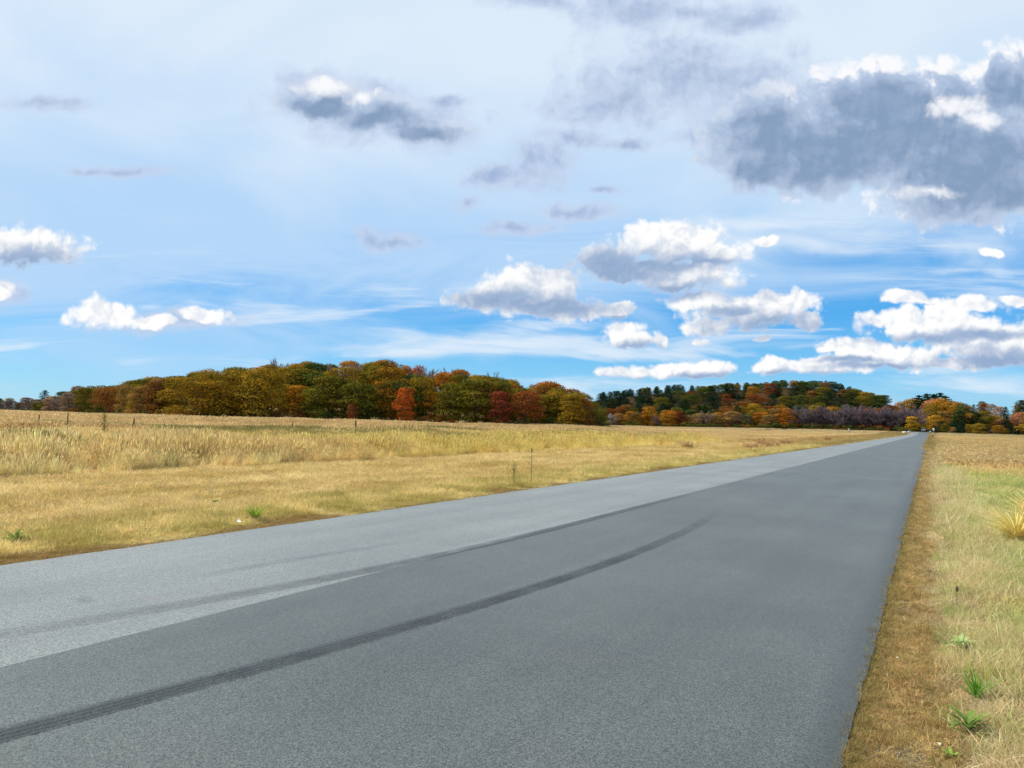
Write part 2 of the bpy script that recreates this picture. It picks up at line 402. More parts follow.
def bare_crown(seed, w=.8, n=2600):
    """a leafless crown: limbs splitting into a cloud of thin twigs"""
    g = np.random.default_rng(seed); v = []; f = []; r = []
    tips = []
    nb = 46
    for i in range(nb):
        a = g.uniform(0, 2*math.pi); t = g.uniform(.15, 1); z0 = .15+.5*t*g.uniform(.4, 1)
        L = w/2*math.sqrt(max(.06, 1-((t-.45)/.62)**2))*g.uniform(.6, 1)
        tips.append(((math.cos(a)*L, math.sin(a)*L, min(.97, .18+.8*t)), z0))
    per = n//nb
    for (tp, z0) in tips:
        tp = np.array(tp); s = g.uniform(.35, 1, per)[:, None]; o = np.array([0, 0, z0])
        st = o+(tp-o)*s; d = (tp-o)/np.linalg.norm(tp-o)+g.normal(0, .7, (per, 3))+np.array([0, 0, .15]); d /= np.linalg.norm(d, axis=1)[:, None]
        l = g.uniform(.04, .11, (per, 1)); sd = np.cross(d, rnd_dir(per, g)); sd /= np.linalg.norm(sd, axis=1)[:, None]
        wd = g.uniform(.0014, .0034, (per, 1))
        q = np.stack([st-sd*wd, st+sd*wd, st+d*l+sd*wd*.4, st+d*l-sd*wd*.4], 1).reshape(-1, 3); v.append(q)
    v = np.concatenate(v); nf = len(v)//4
    C = np.array([t[0] for t in tips])
    return np_mesh('crown', v, np.arange(len(v)).reshape(-1, 4), np.full(nf, 4), [M_TWIG], g.random(nf)), C

PROTO = {'broad': [], 'pine': [], 'bare': [], 'shrub': []}
for s, (w, low) in enumerate([(1.0, .0), (.85, .02), (1.15, .0), (.75, .02), (.95, .03), (.7, .03)]):
    me, C = broad_crown(100+s, w, low=low, nl=36, nleaf=8000, leaf=.0175); PROTO['broad'].append((me, trunk_mesh(s, C)))
for s, w in enumerate([.62, .78, .70]):
    me, C = pine_crown(200+s, w, 4200); PROTO['pine'].append((me, trunk_mesh(20+s, C[::5], .014, .90, 4)))
for s, w in enumerate([.75, .95, .65]):
    me, C = bare_crown(300+s, w, 5200); PROTO['bare'].append((me, trunk_mesh(30+s, C, .012, .8, 12)))
for s, w in enumerate([1.6, 1.3, 2.0]):
    me, C = broad_crown(400+s, w, low=.0, nl=16, nleaf=1800, leaf=.04); PROTO['shrub'].append((me, trunk_mesh(40+s, C, .02, .5, 5)))

ORD = ['first','second','third','fourth','fifth','sixth','seventh','eighth','ninth','tenth','eleventh','twelfth','thirteenth','fourteenth','fifteenth','sixteenth','seventeenth','eighteenth','nineteenth','twentieth']
TENS = {20: 'twenty', 30: 'thirty', 40: 'forty'}
def ordn(i):
    if i < 20: return ORD[i]
    i += 1; t, o = i//10*10, i % 10
    return {20: 'twentieth', 30: 'thirtieth', 40: 'fortieth'}[t] if o == 0 else TENS[t]+'-'+ORD[o-1]
KIND = {'broad': ('broadleaf_tree', 'broadleaf tree'), 'pine': ('pine_tree', 'pine'), 'bare': ('bare_tree', 'leafless tree'), 'shrub': ('shrub', 'shrub')}
PAL = {  # colour word -> albedo
    'golden olive': (.215, .150, .020), 'olive green': (.120, .112, .018), 'dark green': (.055, .080, .018), 'amber': (.28, .145, .018),
    'orange': (.34, .140, .022), 'rusty red': (.175, .062, .022), 'flame orange': (.36, .105, .022), 'russet brown': (.17, .080, .025),
    'tawny': (.24, .150, .055), 'yellow': (.42, .27, .030), 'pink tan': (.30, .150, .085), 'crimson': (.145, .040, .024),
    'blue green': (.020, .052, .030), 'deep green': (.020, .046, .018), 'purple grey': (.19, .145, .155), 'brown grey': (.27, .195, .15), 'pale grey': (.36, .32, .30)}
def tree(kind, v, x, y, h, colour, label, group, wscale=1., z=None, cat=None):
    nm, kw = KIND[kind]; me_c, me_t = PROTO[kind][v % len(PROTO[kind])]
    e = bpy.data.objects.new(nm, None); COL.objects.link(e); e.empty_display_size = .5
    e.location = (x, y, (zf(x, y) if z is None else z)-.05); e.rotation_euler = (0, 0, random.uniform(0, 6.28)); e.scale = (h*wscale, h*wscale, h)
    tag(e, label, cat or ('shrub' if kind == 'shrub' else 'tree'), group)
    c = obj('crown', me_c, e); t = obj('trunk' if kind != 'shrub' else 'stem', me_t, e)
    col = np.array(PAL[colour])*random.uniform(.85, 1.18); col[0] *= random.uniform(.93, 1.08)
    c.color = (*col, 1)
    return e
def row(px0, px1, n, rng_fn, kinds, hfun, cols, phrase, group, jit=.38, wsc=(.8, 1.35), rj=6, skip=None, special=None):
    """a row of trees across bearings px0..px1; each gets its own label by colour and its place in the row"""
    cnt = -1
    for i in range(n):
        px = px0+(px1-px0)*(i+.5+random.uniform(-jit, jit))/n
        if skip and skip(px): continue
        cnt += 1
        az = azim(px); r = rng_fn(px)+random.uniform(-rj, rj); x, y = math.sin(az)*r, math.cos(az)*r
        kind = kinds(px) if callable(kinds) else kinds
        zt = zf(x, y); h = hfun(px, r, zt)
        col = cols(px, kind)
        lb = f"{col} {KIND[kind][1]}, {ordn(cnt)} from the left in {phrase}"
        tree(kind, random.randrange(6), x, y, h, col, lb, group, random.uniform(*wsc))
ch = random.choice
def lwcol(px, kind):
    if px < 40: return ch(['russet brown', 'brown grey'] if kind == 'bare' else ['olive green', 'russet brown'])
    if kind == 'bare': return 'brown grey'
    if px < 100: return ch(['russet brown', 'tawny', 'olive green', 'brown grey'])
    if px < 160: return ch(['tawny', 'olive green', 'golden olive', 'russet brown'])
    if px < 300: return ch(['golden olive', 'golden olive', 'amber', 'olive green', 'golden olive'])
    if px < 420: return ch(['olive green', 'golden olive', 'olive green', 'dark green', 'amber'])
    if px < 480: return ch(['amber', 'golden olive', 'olive green', 'orange'])
    if px < 545: return ch(['rusty red', 'olive green', 'russet brown', 'golden olive'])
    return ch(['golden olive', 'olive green', 'golden olive', 'russet brown'])
def cap(px, r, zt, top, lo, hi, want): 
    return max(lo, min(hi, want, z_at(px, top, r)-zt))
W = 'the left wood'
random.seed(11)
row(62, 606, 40, lambda p: lw_r(p)[0]+2, 'broad', lambda p, r, z: cap(p, r, z, lw_top(p)+3, 4, 15, random.uniform(9.5, 14.5)), lwcol, 'the front row of the left wood', 'trees along the front of the left wood')
row(66, 596, 33, lambda p: lw_r(p)[0]*.62+lw_r(p)[1]*.38, 'broad', lambda p, r, z: cap(p, r, z, lw_top(p)+random.uniform(1, 7), 5, 17, 15.5), lwcol, "the left wood's second row", 'trees in the middle of the left wood', rj=8)
row(62, 592, 30, lambda p: lw_r(p)[0]*.25+lw_r(p)[1]*.75, lambda p: ch(['broad']*8+['bare']), lambda p, r, z: cap(p, r, z, lw_top(p)+random.uniform(-1, 5), 5, 17, 17), lwcol, "the left wood's third row", 'trees in the middle of the left wood', rj=6, skip=lambda p: 403 < p < 412)
row(64, 590, 34, lambda p: lw_r(p)[1], lambda p: 'broad' if random.random() > .12 else 'bare', lambda p, r, z: cap(p, r, z, lw_top(p)+random.uniform(-2, 2), 6, 19, 19), lwcol, 'the skyline row of the left wood', 'trees on the skyline of the left wood', rj=2, skip=lambda p: 403 < p < 411, wsc=(.7, 1.25))
# trees that stand out in the left wood
def at_px(px, r): a = azim(px); return math.sin(a)*r, math.cos(a)*r
def special(kind, v, px, top, r, col, label, wsc=.9, group='trees that stand out by colour'):
    x, y = at_px(px, r); z = zf(x, y); tree(kind, v, x, y, z_at(px, top, r)-z, col, label, None, wsc)
special('broad', 5, 404, 386, 201, 'flame orange', 'bright red-orange tree low in the middle of the left wood', .9)
special('broad', 5, 417, 364, 285, 'flame orange', 'narrow orange tree on the skyline just right of the sky gap', .62)
special('broad', 3, 405, 363, 287, 'pink tan', 'slim pinkish-orange crown on the skyline left of the sky gap', .5)
special('broad', 0, 384, 358, 262, 'amber', 'tallest orange-topped tree of the left wood', .95)
special('broad', 2, 376, 367, 238, 'olive green', 'large green tree in front of the tallest orange crown', .95)
special('broad', 1, 500, 390, 200, 'crimson', 'dark red tree at the front of the left wood, left one of the pair', .95)
special('broad', 4, 527, 387, 204, 'rusty red', 'dark red tree at the front of the left wood, right one of the pair', .95)
special('broad', 3, 458, 367, 275, 'orange', 'orange crown on the skyline right of the sky gap', .9)
special('broad', 1, 547, 380, 242, 'orange', 'orange-brown rounded crown near the right end of the left wood', 1.)
special('bare', 0, 277, 358, 300, 'purple grey', 'leafless grey tree poking above the highest golden crowns', .8)
special('broad', 3, 295, 361, 292, 'orange', 'orange crown on the skyline beside the leafless grey tree', .85)
special('broad', 5, 352, 402, 200, 'rusty red', 'small rusty tree under the green crowns of the left wood', .8)
special('broad', 0, 140, 385, 235, 'tawny', 'pale tawny tree at the left part of the left wood', 1.)
special('pine', 0, 44, 390, 400, 'blue green', 'lone small pine rising on the skyline at far left', 1.1)
special('broad', 4, 27, 396, 430, 'crimson', 'small purple-red tree at far left below the lone pine', 1.1)
special('bare', 1, 492, 371, 262, 'brown grey', 'thin leafless tree on the skyline above the dark red pair', .6)
# far left clump
row(-25, 64, 11, lambda p: lw_r(p)[0]+5, lambda p: ch(['broad', 'broad', 'bare', 'broad']), lambda p, r, z: cap(p, r, z, lw_top(p)+random.uniform(0, 5), 4, 14, 12), lwcol, 'the low front row at far left', 'low trees at far left', wsc=(1., 1.4))
row(-25, 70, 10, lambda p: lw_r(p)[0]+40, 'broad', lambda p, r, z: cap(p, r, z, lw_top(p)+random.uniform(0, 3), 4, 14, 12), lambda p, k: ch(['russet brown', 'olive green', 'dark green', 'tawny']), 'the back row at far left', 'low trees at far left', wsc=(1., 1.5))
# understory at the foot of the left wood
row(70, 606, 44, lambda p: lw_r(p)[0]-4, 'shrub', lambda p, r, z: random.uniform(1.6, 3.6), lambda p, k: ch(['olive green', 'russet brown', 'dark green', 'dark green', 'russet brown']), 'the undergrowth edging the left wood', 'shrubs at the foot of the left wood', rj=2)
# ---- far hill, right of the left wood
def hk(px):
    if px < 690: return 'pine' if random.random() < .85 else 'broad'
    return 'pine' if random.random() < (.45 if 740 < px < 800 else .30) else 'broad'
def hcol(px, kind, up=0):
    if kind == 'broad' and up and random.random() < .5: return ch(['dark green', 'olive green', 'dark green', 'dark green'])
    if kind == 'pine': return ch(['blue green', 'deep green', 'blue green'])
    if kind == 'bare': return ch(['purple grey', 'purple grey', 'brown grey'])
    return ch(['golden olive', 'amber', 'russet brown', 'olive green', 'dark green', 'russet brown', 'rusty red', 'olive green', 'golden olive', 'dark green'])
def low_kind(px):
    if px < 700: return ch(['bare', 'broad', 'broad'])
    return 'bare' if px > 795 else ch(['bare', 'broad', 'broad'])
def hr(t): return lambda p: hl_r(p)[0]*(1-t)+hl_r(p)[1]*t
def lowcol(px, kind):
    if kind == 'bare': return 'purple grey' if px > 770 else ch(['purple grey', 'brown grey', 'pale grey'])
    return ch(['olive green', 'tawny', 'orange', 'amber'])
random.seed(23)
row(604, 914, 44, hr(-.03), low_kind, lambda p, r, z: random.uniform(7, 10) if p < 770 else random.uniform(10, 13.5), lowcol, 'the lowest row below the far hill', 'trees along the foot of the far hill', rj=4, wsc=(1.1, 1.5))
row(604, 908, 34, hr(.10), lambda p: ch(['broad', 'broad', 'pine']) if p < 800 else ch(['broad', 'broad', 'pine']), lambda p, r, z: random.uniform(10, 13), hcol, "the far hill's second row", 'trees low on the far hill', rj=8, wsc=(1., 1.35))
for t, n, nm in ((.26, 26, 'third'), (.44, 27, 'fourth'), (.62, 28, 'fifth'), (.80, 30, 'sixth'), (.91, 32, 'seventh')):
    row(598, 905, n, hr(t), hk, lambda p, r, z: cap(p, r, z, hl_top(p)+1, 6, 12, random.uniform(8.5, 11.5)), (lambda p, k, up=(t > .5): hcol(p, k, up)), f"the far hill's {nm} row", 'trees on the slope of the far hill', rj=9, wsc=(1.2, 1.7))
row(596, 905, 38, hr(1.), hk, lambda p, r, z: cap(p, r, z, hl_top(p)+random.uniform(-.6, .8), 5, 13, 12), (lambda p, k: hcol(p, k, 1)), 'the crest row of the far hill', 'trees on the crest of the far hill', rj=3, wsc=(1.3, 1.8))
# ---- right of the road end
def offroad(px): return 915 < px < 929
def rcol(px, kind):
    if kind == 'pine': return ch(['blue green', 'deep green'])
    if kind == 'bare': return 'brown grey'
    return ch(['olive green', 'golden olive', 'tawny', 'pink tan', 'amber', 'olive green'])
row(930, 1045, 13, lambda p: 385, lambda p: ch(['shrub', 'broad', 'pine', 'broad']), lambda p, r, z: random.uniform(3, 6.5), rcol, 'the front row right of the road', 'low trees right of the road end', rj=4, wsc=(1.2, 1.6), skip=lambda p: p < 933)
row(932, 1045, 14, lambda p: 410, lambda p: ch(['broad', 'broad', 'pine']), lambda p, r, z: cap(p, r, z, hl_top(p)+7, 6, 12, random.uniform(8, 12)), rcol, 'the second row right of the road', 'trees right of the road end', rj=5, wsc=(1.1, 1.4), skip=lambda p: p < 933)
row(900, 1045, 18, lambda p: hl_r(p)[1]-20, lambda p: ch(['broad', 'broad', 'pine']), lambda p, r, z: cap(p, r, z, hl_top(p)+2, 8, 26, 22), lambda p, k: rcol(p, k), 'the skyline row beyond the road', 'trees on the skyline beyond the road', rj=4, wsc=(.75, .95))
for px, top, r, v in ((919, 395, 520, 0), (927, 393.5, 525, 1), (934, 394, 515, 2), (940, 392.5, 522, 0), (946, 396, 518, 1)):
    pos_w = {919: 'leftmost', 927: 'second from left', 934: 'middle', 940: 'tallest, fourth from left', 946: 'rightmost'}[px]
    special('pine', v, px, top, r, 'blue green', f"tall dark pine on the skyline above the road end, {pos_w} of five", 1.0)
special('broad', 0, 932, 404, 480, 'golden olive', 'wide golden-olive tree over the end of the road', 1.)
special('broad', 1, 912, 416, 412, 'yellow', 'yellow tree on the left of the road end', 1.15)
special('broad', 3, 905, 419, 418, 'golden olive', 'golden-olive tree behind the yellow tree left of the road', 1.1)
special('broad', 2, 935, 414, 425, 'yellow', 'yellow-orange tree on the right of the road end', 1.1)
special('broad', 4, 944, 416, 432, 'orange', 'orange tree behind the white sign right of the road', .9)
special('pine', 1, 941, 421, 398, 'blue green', 'dark bushy evergreen just right of the white road sign', 1.4)
special('pine', 2, 954, 420, 396, 'deep green', 'second dark bushy evergreen right of the white road sign', 1.4)
special('broad', 0, 985, 402.5, 470, 'rusty red', 'rounded red-brown crown on the skyline at far right', .9)
special('pine', 1, 1021, 400, 440, 'deep green', 'dark evergreen standing at the right edge of the view', 1.3)
special('broad', 2, 964, 402, 480, 'dark green', 'dark green rounded crown below the tall pines', .8)
special('broad', 2, 672, 409, 424, 'orange', 'peach-orange tree at the foot of the pine slope', 1.)
special('broad', 1, 681, 411, 422, 'crimson', 'magenta-red tree beside the peach-orange one', 1.)
# ridge beyond the road gap, closing the view down the road
row(908, 940, 7, lambda p: 600, 'broad', lambda p, r, z: 20, lambda p, k: 'dark green', 'the shaded trees behind the road end', 'trees behind the road end', wsc=(.9, 1.1))

# undergrowth bank at the foot of the far hill
row(604, 908, 40, lambda p: hl_r(p)[0]-22, 'shrub', lambda p, r, z: random.uniform(1.5, 3.2), lambda p, k: ch(['olive green', 'dark green', 'russet brown', 'dark green']), 'the undergrowth below the far hill', 'shrubs along the foot of the far hill', rj=3, wsc=(1., 1.6))

# ------------------------------------------------------------------ grass
def blade_clump(seed, n, spread, h, hvar, lean, width, curl=.5, seedhead=0.0, flatlay=0.0):
    """one clump of curved, tapered blades, as a mesh"""
    g = np.random.default_rng(seed); V = []; F = []; RN = []; L = []
    for i in range(n):
        a = g.uniform(0, 2*math.pi); q = spread*math.sqrt(g.random()); bx, by = q*math.cos(a), q*math.sin(a)
        hh = h*g.uniform(1-hvar, 1+hvar*.4); d = g.uniform(0, 2*math.pi); ln = lean*g.uniform(.2, 1.3)
        if g.random() < flatlay: ln = g.uniform(1.2, 2.2); 
        dx, dy = math.cos(d), math.sin(d); nxv, nyv = -dy, dx; w = width*g.uniform(.6, 1.4)
        k = 3; pts = []
        ang = ln*.4
        p = np.array([bx, by, 0.0])
        seg = hh/k; rv = g.random()
        tw = g.uniform(-1.2, 1.2)
        for s in range(k+1):
            ww = w*(1-s/k)**.7 if s < k else 0
            ta = tw; sx_, sy_ = nxv*math.cos(ta)+dx*math.sin(ta), nyv*math.cos(ta)+dy*math.sin(ta)
            pts.append((p[0]-sx_*ww, p[1]-sy_*ww, p[2], p[0]+sx_*ww, p[1]+sy_*ww, p[2]))
            p = p+seg*np.array([dx*math.sin(ang), dy*math.sin(ang), max(-.1, math.cos(ang))]); ang += ln*curl
        b0 = len(V)
        for s in range(k): V += [pts[s][:3], pts[s][3:]]
        V.append(pts[k][:3])
        for s in range(k-1): F.append((b0+2*s, b0+2*s+1, b0+2*s+3, b0+2*s+2)); L.append(4); RN.append(rv)
        F.append((b0+2*k-2, b0+2*k-1, b0+2*k)); L.append(3); RN.append(rv)
        if g.random() < seedhead:
            t = np.array(pts[k][:3]); hl = hh*.16; ws = w*3.0
            for q2 in (0, 1):
                ox, oy = (ws, 0) if q2 == 0 else (0, ws); b1 = len(V)
                V += [tuple(t+np.array([0, 0, -hl*.5])), tuple(t+np.array([ox, oy, 0.1*hl])), tuple(t+np.array([dx*.2*hl, dy*.2*hl, hl])), tuple(t+np.array([-ox, -oy, .1*hl]))]
                F.append((b1, b1+1, b1+2, b1+3)); L.append(4); RN.append(rv*.5)
    me = np_mesh('clump', V, [i for f in F for i in f], L, [M_GRASS], RN)
    return bpy.data.objects.new('clump', me)
def make_col(name, objs):
    c = bpy.data.collections.new(name)
    for i, o in enumerate(objs): o.name = f'{name}_{i:02d}'; c.objects.link(o)
    return c
def scatter(name, label, P, rot, scl, idx, tint, coll, cat='grass'):
    n = len(P); me = bpy.data.meshes.new(name); me.vertices.add(n)
    me.vertices.foreach_set('co', np.asarray(P, np.float32).ravel())
    for an, tp, dt, key in (('rot', 'FLOAT_VECTOR', rot, 'vector'), ('scl', 'FLOAT_VECTOR', scl, 'vector'), ('idx', 'INT', idx, 'value'), ('tint', 'FLOAT_VECTOR', tint, 'vector')):
        a = me.attributes.new(an, tp, 'POINT'); a.data.foreach_set(key, np.asarray(dt, np.int32 if tp == 'INT' else np.float32).ravel())
    o = obj(name, me); tag(o, label, cat, kind='stuff')
    ng = bpy.data.node_groups.new(name+'_scatter', 'GeometryNodeTree')
    ng.interface.new_socket('Geometry', in_out='INPUT', socket_type='NodeSocketGeometry'); ng.interface.new_socket('Geometry', in_out='OUTPUT', socket_type='NodeSocketGeometry')
    N = ng.nodes; gi = N.new('NodeGroupInput'); go = N.new('NodeGroupOutput'); iop = N.new('GeometryNodeInstanceOnPoints'); ci = N.new('GeometryNodeCollectionInfo')
    ci.inputs['Collection'].default_value = coll; ci.inputs['Separate Children'].default_value = True; ci.inputs['Reset Children'].default_value = True
    def na(nm, t):
        x = N.new('GeometryNodeInputNamedAttribute'); x.data_type = t; x.inputs[0].default_value = nm; return x.outputs[0]
    ng.links.new(gi.outputs[0], iop.inputs['Points']); ng.links.new(ci.outputs[0], iop.inputs['Instance']); iop.inputs['Pick Instance'].default_value = True
    ng.links.new(na('idx', 'INT'), iop.inputs['Instance Index']); ng.links.new(na('rot', 'FLOAT_VECTOR'), iop.inputs['Rotation']); ng.links.new(na('scl', 'FLOAT_VECTOR'), iop.inputs['Scale'])
    ng.links.new(iop.outputs[0], go.inputs[0])
    md = o.modifiers.new('scatter', 'NODES'); md.node_group = ng
    return o
def vnoise(x, y, s, seed=0):
    """value noise 0..1"""
    r = np.random.default_rng(seed).random((256, 256)); x = np.asarray(x)/s+1000; y = np.asarray(y)/s+1000
    xi, yi = np.floor(x).astype(int), np.floor(y).astype(int); fx, fy = sstep(x-xi), sstep(y-yi)
    a = r[xi % 256, yi % 256]; b_ = r[(xi+1) % 256, yi % 256]; c_ = r[xi % 256, (yi+1) % 256]; d_ = r[(xi+1) % 256, (yi+1) % 256]
    return (a*(1-fx)+b_*fx)*(1-fy)+(c_*(1-fx)+d_*fx)*fy
def fan(n, r0, r1, px0=-60, px1=1090, p=0.0):
    """points in the fan of the view; log-uniform in range"""
    a0, a1 = azim(px0), azim(px1); az = rng.uniform(a0, a1, n); r = r0*(r1/r0)**(rng.random(n)**(1-p))
    return np.sin(az)*r, np.cos(az)*r, r
def lerp(a, b_, t): return np.asarray(a)[None]*(1-t[:, None])+np.asarray(b_)[None]*t[:, None]
def jitter(c, k=.12): return np.clip(c*rng.uniform(1-k, 1+k, (len(c), 1))*rng.uniform(1-k*.3, 1+k*.3, c.shape), 0, 1)
def rots(n, tilt=.12): return np.stack([rng.normal(0, tilt, n), rng.normal(0, tilt, n), rng.uniform(0, 6.283, n)], 1)

thatch = make_col('thatch', [blade_clump(500+i, 42, .07, .085, .5, 1.4, .0021, .6, flatlay=.5) for i in range(6)])
mownc = make_col('mown', [blade_clump(520+i, 60, .16, .12, .5, 1.1, .0030, .5, flatlay=.35) for i in range(6)])
tallc = make_col('tall', [blade_clump(540+i, 46, .20, .80, .45, .62, .0052, .55, seedhead=.3) for i in range(7)])
farc = make_col('fargrass', [blade_clump(560+i, 60, .8, .85, .35, .4, .020, .35, seedhead=.3) for i in range(6)])

# --- verge thatch beside the road on the right
def tint_right(x, y):
    n = len(x); w = x+(vnoise(x, y, .35, 1)-.5)*.35+(vnoise(x, y, 2.2, 2)-.5)*.3
    brown = lerp((.30, .205, .065), (.80, .59, .27), rng.random(n)**1.6*.7+vnoise(x, y, .12, 3)*.3); blond = lerp((.48, .37, .19), (.74, .61, .36), vnoise(x, y, .3, 4))
    grn = lerp((.30, .42, .08), (.68, .60, .27), np.clip(sstep((vnoise(x, y, 1.1, 5)*.5+vnoise(x, y, .25, 6)*.5-.28)/.4)*.7+rng.random(n)*.5, 0, 1))
    tan = lerp((.66, .49, .20), (.88, .69, .35), vnoise(x, y, 3, 7))
    t1 = sstep((w+.08)/.26); c = brown*(1-t1[:, None])+blond*t1[:, None]
    t2 = sstep((w-.36)/.3); c = c*(1-t2[:, None])+grn*t2[:, None]
    t3 = sstep((y-(20+vnoise(x, y, 6, 8)*22+np.clip(6-x*2, -6, 6)))/9)*sstep((w-.8)/.5); c = c*(1-t3[:, None])+tan*t3[:, None]
    edge = sstep((-.22-x)/.1)[:, None]; c = c*(1-edge)+np.array([.36, .27, .10])*edge
    return c
n = 30000
x = rng.uniform(ROAD_R-.01, 1.15, n); y = 2.6*(26/2.6)**rng.random(n); sp = rng.random(n) < .006; x = np.where(sp, ROAD_R+.02-.07*sstep((vnoise(y, y*0, .5, 70)-.35)/.4)*rng.random(n), x)
bare = (vnoise(x*1., y*.6, .22, 20)*.5+vnoise(x, y, .6, 21)*.5 > .70) & (x < .05) & (x > -.28) & (rng.random(n) < .6); keep = ~bare; x, y = x[keep], y[keep]; n = len(x)
s = rng.uniform(.55, 1.15, n)*(.55+.65*sstep((x+.0)/.5))*np.clip((y/6)**.25, .8, 1.6)
scatter('verge_grass', 'dry brown and blond thatch on the verge right of the road', np.stack([x, y, zfun(x, y)], 1), rots(n, .25), np.stack([s*1.3, s*1.3, s], 1), rng.integers(0, 6, n), jitter(tint_right(x, y), .30), thatch)
strawc = make_col('straw', [blade_clump(580+i, 46, .10, .24, .5, 1.25, .0021, .75, flatlay=.35) for i in range(6)])
n = 5200; x = rng.normal(.52, .26, n); y = 2.7*(34/2.7)**rng.random(n); k = (x > .08) & (vnoise(x, y, .55, 80)*.6+vnoise(x, y, .2, 81)*.4 > .40); k2 = np.ones(len(x), bool)
for wx, wy in ((962, 652), (944, 646), (976, 705), (986, 690), (968, 737), (951, 760), (947, 700), (957, 613)):
    w_ = on_ground(wx, wy); k2 &= np.hypot(x-w_[0], (y-w_[1]+.1)*.7) > .11
k &= k2; x, y = x[k], y[k]; n = len(x)
s = rng.uniform(.5, 1.1, n)*np.clip((y/6)**.25, .8, 1.6)
tst = lerp((.50, .39, .17), (.90, .75, .43), rng.random(n)); gm_ = (rng.random(n) < .16)[:, None]; tst = np.where(gm_, np.array([[.42, .50, .14]]), tst)
r_ = rots(n, .3); r_[:, 2] = rng.uniform(0, 6.283, n)
scatter('straw_grass', 'long pale straw leaning over beyond the brown verge', np.stack([x, y, zfun(x, y)], 1), r_, np.stack([s, s, s], 1), rng.integers(0, 6, n), jitter(tst, .2), strawc)
# --- mown grass: right field and left strip
n = 60000
x, y, r = fan(n, 2.6, 75); k = (x > np.where(y > 22, ROAD_R+.05, .55)) & (y > 2); x1, y1, r1 = x[k], y[k], r[k]
n2 = 16000; xe = .55+rng.random(n2)*4.5; ye = 2.6*(30/2.6)**rng.random(n2)
x1 = np.concatenate([x1, xe]); y1 = np.concatenate([y1, ye]); r1 = np.hypot(x1, y1)
s = rng.uniform(.5, 1.1, len(x1))*np.clip((r1/9)**.45, .8, 2.4)
T1 = tint_right(x1, y1)
n = 150000; x, y, r = fan(n, 8.5, 150); k = (x < ROAD_L-.03) & (x > -22.5); x2, y2, r2 = x[k], y[k], r[k]
sh = np.clip((ROAD_L-x2)/1.0, 0, 1)
def tint_left(x, y):
    w = x+(vnoise(x, y, 1.2, 31)-.5)*1.3
    mow = lerp((.50, .36, .11), (.86, .69, .34), np.clip((vnoise(x, y*.35, .8, 32)*.45+vnoise(x, y, 2.6, 35)*.35+vnoise(x, y, .35, 33)*.35-.2)/.75, 0, 1)); gr = lerp((.44, .36, .09), (.86, .68, .30), vnoise(x, y, .5, 34))
    dirt = np.array([[.40, .27, .10]])
    t = sstep((w+10.6)/1.3)[:, None]; c = mow*(1-t)+gr*t; t = sstep((w+8.25)/.35)[:, None]; return c*(1-t)+dirt*t
s2 = rng.uniform(.55, 1.1, len(x2))*np.clip((r2/14)**.4, .9, 2.2)*(.35+.75*sh)
hz = np.where((x2 > -10.3) & (x2 < -8.5), 1.35, 1.0)
X_ = np.concatenate([x1, x2]); Y_ = np.concatenate([y1, y2]); S_ = np.concatenate([s, s2]); SZ = np.concatenate([s, s2*hz])
T_ = np.concatenate([T1, tint_left(x2, y2)])
scatter('mown_grass', 'short mown tan and green grass beside the road', np.stack([X_, Y_, zfun(X_, Y_)], 1), rots(len(X_), .2), np.stack([S_, S_, SZ*.8], 1), rng.integers(0, 6, len(X_)), jitter(T_, .24), mownc)
# --- tall grass of the left field
def tint_tall(x, y):
    straw = lerp((.80, .59, .24), (.98, .80, .41), vnoise(x, y, 1.5, 41)); yel = lerp((.74, .58, .17), (.96, .78, .31), vnoise(x, y, .8, 42))
    pink = lerp((.68, .48, .21), (.92, .71, .37), vnoise(x, y, 2.5, 43)); oliv = lerp((.36, .31, .11), (.56, .46, .18), vnoise(x, y, .7, 44))
    d = -x
    near_yel = sstep((y-(16+6*vnoise(x, y, 8, 45)))/10)*sstep((34-d)/8)*(1-sstep((y-75)/40)); c = straw*(1-near_yel[:, None])+yel*near_yel[:, None]
    t = sstep((d-34-10*(vnoise(x, y, 14, 46)-.5))/14)[:, None]; c = c*(1-t)+pink*t
    t = (sstep((vnoise(x, y, 4.5, 47)-.66)/.1)*sstep((d-20)/4)*sstep((60-d)/10))[:, None]; c = c*(1-t)+oliv*t
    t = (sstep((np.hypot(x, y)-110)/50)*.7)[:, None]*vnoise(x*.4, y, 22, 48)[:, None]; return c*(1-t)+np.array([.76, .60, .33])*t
n = 120000; x, y, r = fan(n, 16, 75); w = x+(vnoise(x, y, 2.2, 50)-.5)*1.6
k = (w < -17.6) & ~((x < -46) & (x > -54)); x, y, r = x[k], y[k], r[k]
gapn = vnoise(x, y, .75, 55)*.6+vnoise(x, y, 2.4, 56)*.4; pick = rng.random(len(x)) < np.clip(.15+(gapn-.25)*2.2, .12, .95); x, y, r = x[pick], y[pick], r[pick]; gapn = gapn[pick]
s = .82*rng.uniform(.6, 1.1, len(x))*(.50+.75*gapn)*(.8+.4*vnoise(x, y, 5, 51))*np.where(x > -18.6, .7, 1)*np.where(x < -30, .75, 1); sw = s*np.clip((r/25)**.5, .9, 1.8)
scatter('tall_grass', 'tall pale straw and yellow-green grass standing in the left field', np.stack([x, y, zfun(x, y)], 1), rots(len(x), .13), np.stack([sw, sw, s*1.0], 1), rng.integers(0, 7, len(x)), jitter(tint_tall(x, y), .24), tallc)
n = 70000; x, y, r = fan(n, 60, 430, p=-.35); px = px_of(np.arctan2(x, y)); rf = np.where(px < 608, lw_r(px)[0], hl_r(px)[0]-15)
k = (x < -17.6) & (r < rf) & ~((x < -60) & (x > -66)); x, y, r = x[k], y[k], r[k]
far_right = sstep((px_of(np.arctan2(x, y))-560)/120)
